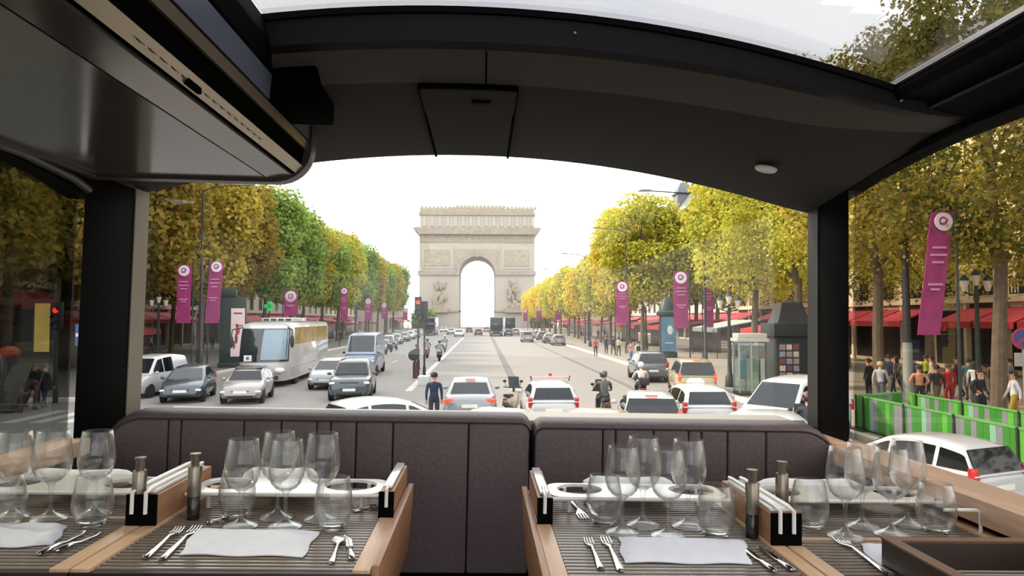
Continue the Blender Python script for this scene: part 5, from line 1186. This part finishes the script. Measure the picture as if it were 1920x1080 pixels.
MB().box(-.7, .7, -.62, .62, 2.35, 2.5).box(-.62, .62, -.55, .55, 2.5, 2.72).build('roof', mat('booth_roof', 'a8a596', .5), t, bevel=.03); MB().box(-.62, .62, -.55, .55, 0, .12).build('base', M_dgrey, t)
bg_ = pane_mat('booth_glass', (.75, .82, .82), .12)
for a, b in ((-.545, -.095), (-.025, .525)): MB().box(a, b, -.505, -.495, .15, 2.3).build('pane', bg_, t)
MB().box(-.55, .55, .495, .505, .15, 2.3).build('pane', bg_, t)
MB().box(-.48, -.18, -.1, .1, .7, 1.9).build('notice_panel', mat('notice_blue', '7d9db0', .4, var=.3, scale=3), t); MB().box(.1, .4, .2, .4, 1.0, 1.7).build('telephone', mat('booth_roof', 'a8a596', .5), t)
p = AY(1466, 600, 34)
t = thing('news_kiosk', 'dark news kiosk with a pointed roof and magazine rack', 'kiosk', (p.x + .35, 34, .14), -.1)
M_kio = mat('kiosk_dark', '1b2220', .6)
MB().box(-.85, .95, -.8, 1.0, 0, 2.5).build('cabin', M_kio, t, bevel=.04); MB().box(-1.05, 1.15, -1.0, 1.2, 2.5, 3.15).build('eaves', M_kio, t, bevel=.05)
MB().loft([[(x_ * w, y_ * w, z_) for x_, y_ in ((-.8, -.8), (.85, -.8), (.85, .9), (-.8, .9))] for z_, w in ((3.15, 1), (3.4, .85), (4.15, .6), (4.3, .1))]).build('roof', mat('kiosk_slate', '2a2927', .6), t)
rkk = MB().box(-.8, .2, -.90, -.8, .4, 2.2).build('magazine_rack', M_dgrey, t); rnd = random.Random(3)
for i in range(5):
    for j_ in range(3): MB().box(-.76 + j_ * .32, -.50 + j_ * .32, -.93, -.89, .5 + i * .34, .76 + i * .34).build('magazine', mat('magazine%d' % ((i + j_) % 4), ('a08478', 'c9b8b0', '7a3c3c', '8a90a0')[(i + j_) % 4], .4, var=.3, scale=8), rkk)
# café awnings and terrace boxes along the pavements
def awning(label, x, y, w, d, side, c1, stripes=0):
    t = thing('cafe_awning', label, 'awning', (x, y, .14)); s = side; n = stripes or 1
    for k in range(n):
        a, b = -w / 2 + w * k / n, -w / 2 + w * (k + 1) / n
        MB().ext([(0, 3.3), (0, 3.22), (-s * d, 2.5), (-s * d, 2.58)], 'y', a, b).build('canopy_strip' if stripes else 'canopy', mat('awn_' + (c1 if k % 2 == 0 else 'd8d4c4'), c1 if k % 2 == 0 else 'd8d4c4', .7), t)
    MB().box(*sorted((-s * d - .02, -s * d + .02)), -w / 2, w / 2, 2.2, 2.58).build('valance', mat('awn_' + c1, c1, .7), t)
    for yy in (-w / 2 + .05, w / 2 - .05): MB().tube([(-s * d, yy, 0), (-s * d, yy, 2.4)], .04, 6).build('post', M_dgrey, t)
    MB().box(*sorted((-s * .1, s * .0)), -w / 2, w / 2, 0, 3.3).build('glazed_back', mat('terrace_glass', '5c4a40', .15, var=.5, scale=1, grain='2a2220'), t)
aw = [(24.5, 50, 9, 4, 'a42a34', 0), (24, 62, 7, 4, '74807a', 9), (23.6, 73, 10, 5, 'a8323a', 0), (23.5, 90, 12, 5, 'b0343c', 0), (23, 108, 12, 5, 'b8454c', 0), (22.5, 126, 12, 5, 'b04048', 0), (22, 146, 14, 5, 'c05a5c', 0), (22, 168, 14, 5, 'b8505a', 0)]
wd = ['red awning in the right window above the pavement crowd', 'green striped awning behind the glass kiosk', 'dark red awning behind the narrow magenta banner', 'red awning under the clipped block of trees', 'red awning beyond the clipped block', 'red awning midway along the far right pavement', 'pinkish awning far along the right pavement', 'last pinkish awning near the arch on the right']
for (x, y, w, d, c, st), l in zip(aw, wd): awning(l, x, y, w, d, 1, c, st)
for (x, y, w, c), l in zip(((-29, 50, 8, '7c1c2a'), (-28.5, 84, 10, '8c2430'), (-28, 104, 12, '9a2c38'), (-28, 126, 12, '983040'), (-28, 150, 14, 'a04050')), ('dark red awning left of the magenta banners', 'red awning behind the coach on the left', 'red awning under the far green trees on the left', 'red awning further along the left pavement', 'last red awning towards the arch on the left')): awning(l, x, y, w, 4.5, -1, c)
t = thing('pharmacy_sign', 'bright green cross sign above the coach roof', 'sign', AY(505, 574, 60), 0)
MB().box(-.15, .15, -.08, .08, -.42, .42).box(-.42, .42, -.08, .08, -.15, .15).build('cross', mat('sign_green', '2fae5a', .4, emit=.5), t)
MB().tube([(0, .05, -.4), (0, .05, -t.location.z + .14)], .06, 8).build('post', M_dgrey, t)
# ---- green site barrier: every board a part
bm_ = [mat('barrier_green', '38822a', .5, var=.08, scale=3), mat('barrier_grey', '7c8084', .5, var=.08, scale=3), mat('barrier_light_green', '58a83a', .5, var=.08, scale=3), mat('barrier_pale', '7fae98', .5, var=.08, scale=3)]
def barrier(label, a, b, pat, h=1.05):
    a, b = Vector((*a, .14)), Vector((*b, .14)); d = b - a; L = d.length; t = thing('site_barrier', label, 'barrier', a, math.atan2(d.y, d.x)); n = int(L / .2)
    for i in range(n):
        x = L * i / n; w = L / n
        k = 'b' + pat[i % len(pat)]
        if k not in SM: SM[k] = MB().box(0.004, .192, -.012 if i % 2 else -.02, .012, .06, h - .05).mesh('board', bm_[int(pat[i % len(pat)])])
        o = link('board', SM[k], t); o.location = (x, 0, 0); o.scale = (w / .196, 1, 1)
    MB().box(0, L, -.03, .03, h - .06, h).build('top_rail', mat('rail_green', '5c9c50', .5), t, bevel=.01); MB().box(0, L, -.02, .02, .02, .07).build('bottom_rail', M_dgrey, t)
    for i in range(int(L / 2) + 1):
        x = min(L - .03, i * 2.0); MB().box(x - .025, x + .025, .012, .06, 0, h).build('post', M_dgrey, t); MB().box(x - .2, x + .2, -.15, .3, 0, .03).build('foot', M_dgrey, t)
barrier('nearest run of green and grey site barrier above the white hatchback', (11.5, 10.5), (11.45, 20.6), '001011020013')
barrier('rear run of green site barrier behind the tree trunk', (13.6, 13.0), (13.4, 21.4), '0210010132')
barrier('short end run of green site barrier by the grey pole', (11.45, 20.9), (13.3, 21.6), '0010')
# ---- no stopping sign
p = AY(1916, 635, 19)
t = thing('no_stopping_sign', 'round blue no stopping sign with red ring at the right edge', 'sign', (p.x + .05, 19, .14), -.25)
zc = p.z - .14
MB().tube([(0, .04, 0), (0, .04, zc + .3)], .03, 8).build('post', M_pgrey, t)
d = MB().lathe([(.01, -.012), (.31, -.012), (.31, .012), (.01, .012)], 28, ax='y').build('sign_face', mat('sign_blue', '2c3f86', .4), t); d.location = (0, 0, zc)
MB().lathe([(.25, -.02), (.31, -.02), (.31, -.012), (.25, -.012)], 28, ax='y', cap=False).build('red_ring', mat('sign_red', 'a8202c', .4), d)
MB().box(-.03, .03, -.02, -.012, -.26, .26, M=Matrix.Rotation(PI / 4, 4, 'Y')).build('red_bar', mat('sign_red', 'a8202c', .4), d)
MB().box(-.24, .24, .0, .02, -.78, -.40).build('plate', mat('sign_plate', '9c9a94', .5), d)
# ---- left window: blue sign, bollards, bicycle, planter
p = AY(160, 628, 33); t = thing('blue_sign', 'small blue rectangular sign next to the left pillar', 'sign', (p.x, 33, .14)); zc = p.z - .14
MB().box(-.45, .45, -.02, .02, zc - .5, zc + .5).build('sign_face', mat('sign_blue2', '3a5f96', .4), t); MB().box(-.42, .42, -.03, -.02, zc - .08, zc + .08).build('white_band', M_pale, t); MB().tube([(0, .04, 0), (0, .04, zc + .4)], .04, 8).build('post', M_dgrey, t)
for px, py, l in ((38, 774, 'dark bollard on the corner in the left window'), (66, 768, 'dark bollard beside the walkers in the left window')):
    p = G(px, py); t = thing('bollard', l, 'bollard', (p.x, p.y, 0), 0); MB().lathe([(.08, 0), (.075, .75), (.10, .78), (.10, .86), (.05, .95)], 12).build('post', mat('bollard_maroon', '4a2c2c', .6), t)
p = G(158, 742)
t = thing('bicycle', 'bicycle parked by the left pillar', 'bicycle', (p.x, p.y, .0), .4)
for y_ in (-.52, .52):
    o = MB().loft([[(.015 * math.cos(b), (.33 + .015 * math.sin(b)) * math.cos(a), (.33 + .015 * math.sin(b)) * math.sin(a)) for b in [2 * PI * k / 6 for k in range(6)]] for a in [2 * PI * q / 24 for q in range(25)]], cap=False).build('wheel', M_tyre, t); o.location = (0, y_, .35); 
    o2 = MB()
    for q in range(6): a = PI * q / 6; o2.tube([(0, .32 * math.cos(a), .32 * math.sin(a)), (0, -.32 * math.cos(a), -.32 * math.sin(a))], .004, 4)
    o2.build('spokes', M_hub, o)
MB().tube([(0, -.52, .35), (0, -.1, .32), (0, .35, .85), (0, -.2, .82), (0, -.52, .35)], .018, 6).tube([(0, .52, .35), (0, .36, .95)], .018, 6).tube([(0, -.1, .32), (0, -.24, .9)], .016, 6).build('frame', paint('3a4a66'), t)
MB().tube([(-.26, .28, 1.0), (0, .36, .96), (.26, .28, 1.0)], .014, 6).build('handlebar', M_plas, t); MB().ball((0, -.26, .94), (.08, .14, .035), 8, 6).build('saddle', M_plas, t)
p = AY(72, 600, 34); t = thing('shop_light_panel', 'glowing yellow shop panel in the left window', 'panel', (p.x, 34, .14))
MB().box(-.7, .7, -.1, .1, .0, 4.3).build('frame', M_dgrey, t); MB().box(-.1, .6, -.13, -.1, 1.8, 4.1).build('lit_panel', mat('lit_yellow', 'd8b45a', .4, emit=.7, var=.3, scale=1.2), t)
p = AY(18, 630, 27); t = thing('planter', 'orange ball painted as a light above a dark planter at the left edge', 'planter', (p.x, 27, .14))
MB().loft([[(x_ * w, y_ * w, z_) for x_, y_ in ((-.5, -.5), (.5, -.5), (.5, .5), (-.5, .5))] for z_, w in ((0, .8), (1.9, 1))]).build('tub', M_dgrey, t); MB().ball((0, 0, 2.05), (.38, .38, .3), 14, 10).build('orange_light_spot', mat('orange_light_paint', '9c3a22', .7, var=.4, scale=9, bump=.6), t)['kind'] = 'stuff'  # orange ball paints an orange light by colour, without emission
# ================================================================ PEOPLE ON THE PAVEMENTS
def pp(label, px, py, face, pose, **k):
    p = G(px, py, k.get('z', .14)); person(label, (p.x, p.y), face, pose, **k)
pp('man in peach shirt and dark trousers behind the barrier', 1725, 776, .3, 'hips', top='c98f72', leg='26282c', skin='b07a58', hair='3a2a20')
pp('person in dark jacket and khaki trousers beside the peach shirt', 1758, 776, -.2, 'walk', top='2f3336', leg='6a6250', skin='a87858')
pp('person dressed all in red behind the barrier', 1780, 772, .2, 'stand', top='a8242e', leg='9a2430', skin='b88a68', hair='2a1a12')
pp('person in pale grey shirt and sun hat near the right pillar', 1652, 764, .9, 'walk2', top='a8aeb0', leg='44484c', hair='b8a890')
pp('person in a black suit by the right pillar tree', 1630, 752, -.4, 'stand', top='1f2024', leg='1a1b1e')
pp('woman in a black top with curly dark hair in the right window', 1838, 796, PI - .3, 'hips', top='1e2026', leg='23252a', skin='c09070', longhair=True)
pp('person in a dark coat with red sleeve and blond hair', 1885, 772, 2.2, 'walk', top='8a2a2e', leg='23242a', hair='c0a070')
pp('person in a white shirt and mustard trousers at the right edge', 1903, 800, -1.2, 'walk2', top='d4d4da', leg='a08430', skin='b98a6a')
pp('woman in a white blouse walking behind the thick trunk', 1830, 764, .6, 'walk', top='d0ccc8', leg='4a4038', longhair=True)
pp('person in a blue jacket seen past the grey pole', 1716, 744, .2, 'walk', top='2f5a8a', leg='2a2c30')
pp('person in a lime yellow vest on the far pavement', 1738, 738, .4, 'stand', top='b0c030', leg='30343a')
pp('pair of violet scarf walker by the awning', 1682, 742, -.5, 'walk2', top='6a6478', leg='33323a', longhair=True)
pp('person in a brown jacket near the columned facade', 1866, 756, 1.0, 'walk', top='6a4a38', leg='2a2a2e')
pp('person with grey jumper near the columned facade', 1840, 750, -.6, 'walk2', top='7c7e80', leg='2c2e34')
pp('person in orange top by the right pavement edge', 1645, 742, .2, 'walk', top='b8623c', leg='3a3a40')
pp('person in bright red jacket on the right kerb', 1117, 669, .2, 'stand', z=0., top='b8263a', leg='23242a')
pp('person in black beside the red jacket on the kerb', 1137, 664, .2, 'stand', top='1f2023', leg='1c1c20')
pp('person in pink top and blue jeans on the right kerb', 1183, 683, -.2, 'walk', top='c9938a', leg='6a84a0')
pp('person in white and blue with a dark rucksack on the right kerb', 1197, 684, .1, 'walk2', top='c8ccd2', leg='8aa0b4', bag='23242a')
pp('person in beige coat beneath the far right trees', 1160, 668, .4, 'walk', top='c0b09a', leg='4a4640')
pp('person in a dark coat beneath the far right trees', 1150, 665, -.3, 'walk2', top='33343a', leg='28282c')
pp('first walker in dark clothes with tan collar in the left window', 62, 764, .2, 'walk', top='23252c', leg='20242c', hair='1a1412', z=0.)
pp('second walker in dark clothes carrying a black rucksack in the left window', 82, 766, .1, 'walk2', top='282830', leg='1c2230', bag='17181c', z=0.)
pp('person in plum jacket behind the red light in the left window', 126, 671, .4, 'walk', top='4a3c50', leg='2a2830')
pp('person in black by the blue sign', 156, 676, -.3, 'stand', top='1c1e22', leg='1a1a1e')
pp('person in black walking beyond the left lamp post', 322, 646, .3, 'walk', top='1e2024', leg='1c1c20')
pp('person in white seated height figure left of the lamp post', 283, 662, 1.2, 'walk2', top='d8d4cc', leg='4a4a50')
pp('person in dark green coat near the advert column', 398, 656, -.4, 'walk', top='2a3630', leg='202226')
pp('person in grey near the slim trunks on the left', 362, 650, .6, 'walk2', top='6a6a6c', leg='26262a')
pp('person in black near the slim trunks on the left', 384, 648, .2, 'walk', top='202024', leg='1e1e22')
for lb, px, py, f, k, tp_, lg in (('person in olive jacket among the terrace crowd', 1698, 746, .6, 'walk', '5c5c3c', '2c2c30'), ('person in a cream top among the terrace crowd', 1748, 742, -.8, 'walk2', 'c8bca4', '3c4250'),
    ('person in a navy jumper near the red awning', 1668, 738, 1.4, 'walk', '26304c', '2a2a2e'), ('person in a burgundy coat near the red awning', 1796, 746, -1.2, 'walk2', '5c1e2a', '242428'),
    ('person in a teal top by the iron lamp post', 1818, 752, .5, 'walk', '3c6a6c', '2c2e34'), ('person in a grey hoodie by the no stopping sign', 1896, 752, -.4, 'walk2', '77787c', '26282c')):
    pp(lb, px, py, f, k, top=tp_, leg=lg)
rnd = random.Random(21)
TOPS = [('rust red', '8a3a3a'), ('charcoal', '2c2e34'), ('mid grey', '6a6a70'), ('beige', 'b0a898'), ('navy', '3a4a6a')]; LEGS = [('black', '2a2a2e'), ('blue', '3a4456'), ('brown', '5a5048')]
for i in range(14):
    Y = rnd.uniform(75, 120); rt = i % 3 != 0
    x = rnd.uniform(12.5, 20) if rt else rnd.uniform(-25, -18); a, b = TOPS[i % 5], LEGS[i // 5]
    person('distant walker in %s top and %s trousers on the %s pavement' % (a[0], b[0], 'right' if rt else 'left'), (x, Y), rnd.uniform(0, 6), rnd.choice(('walk', 'walk2', 'stand')), top=a[1], leg=b[1], group='distant walkers under the trees')
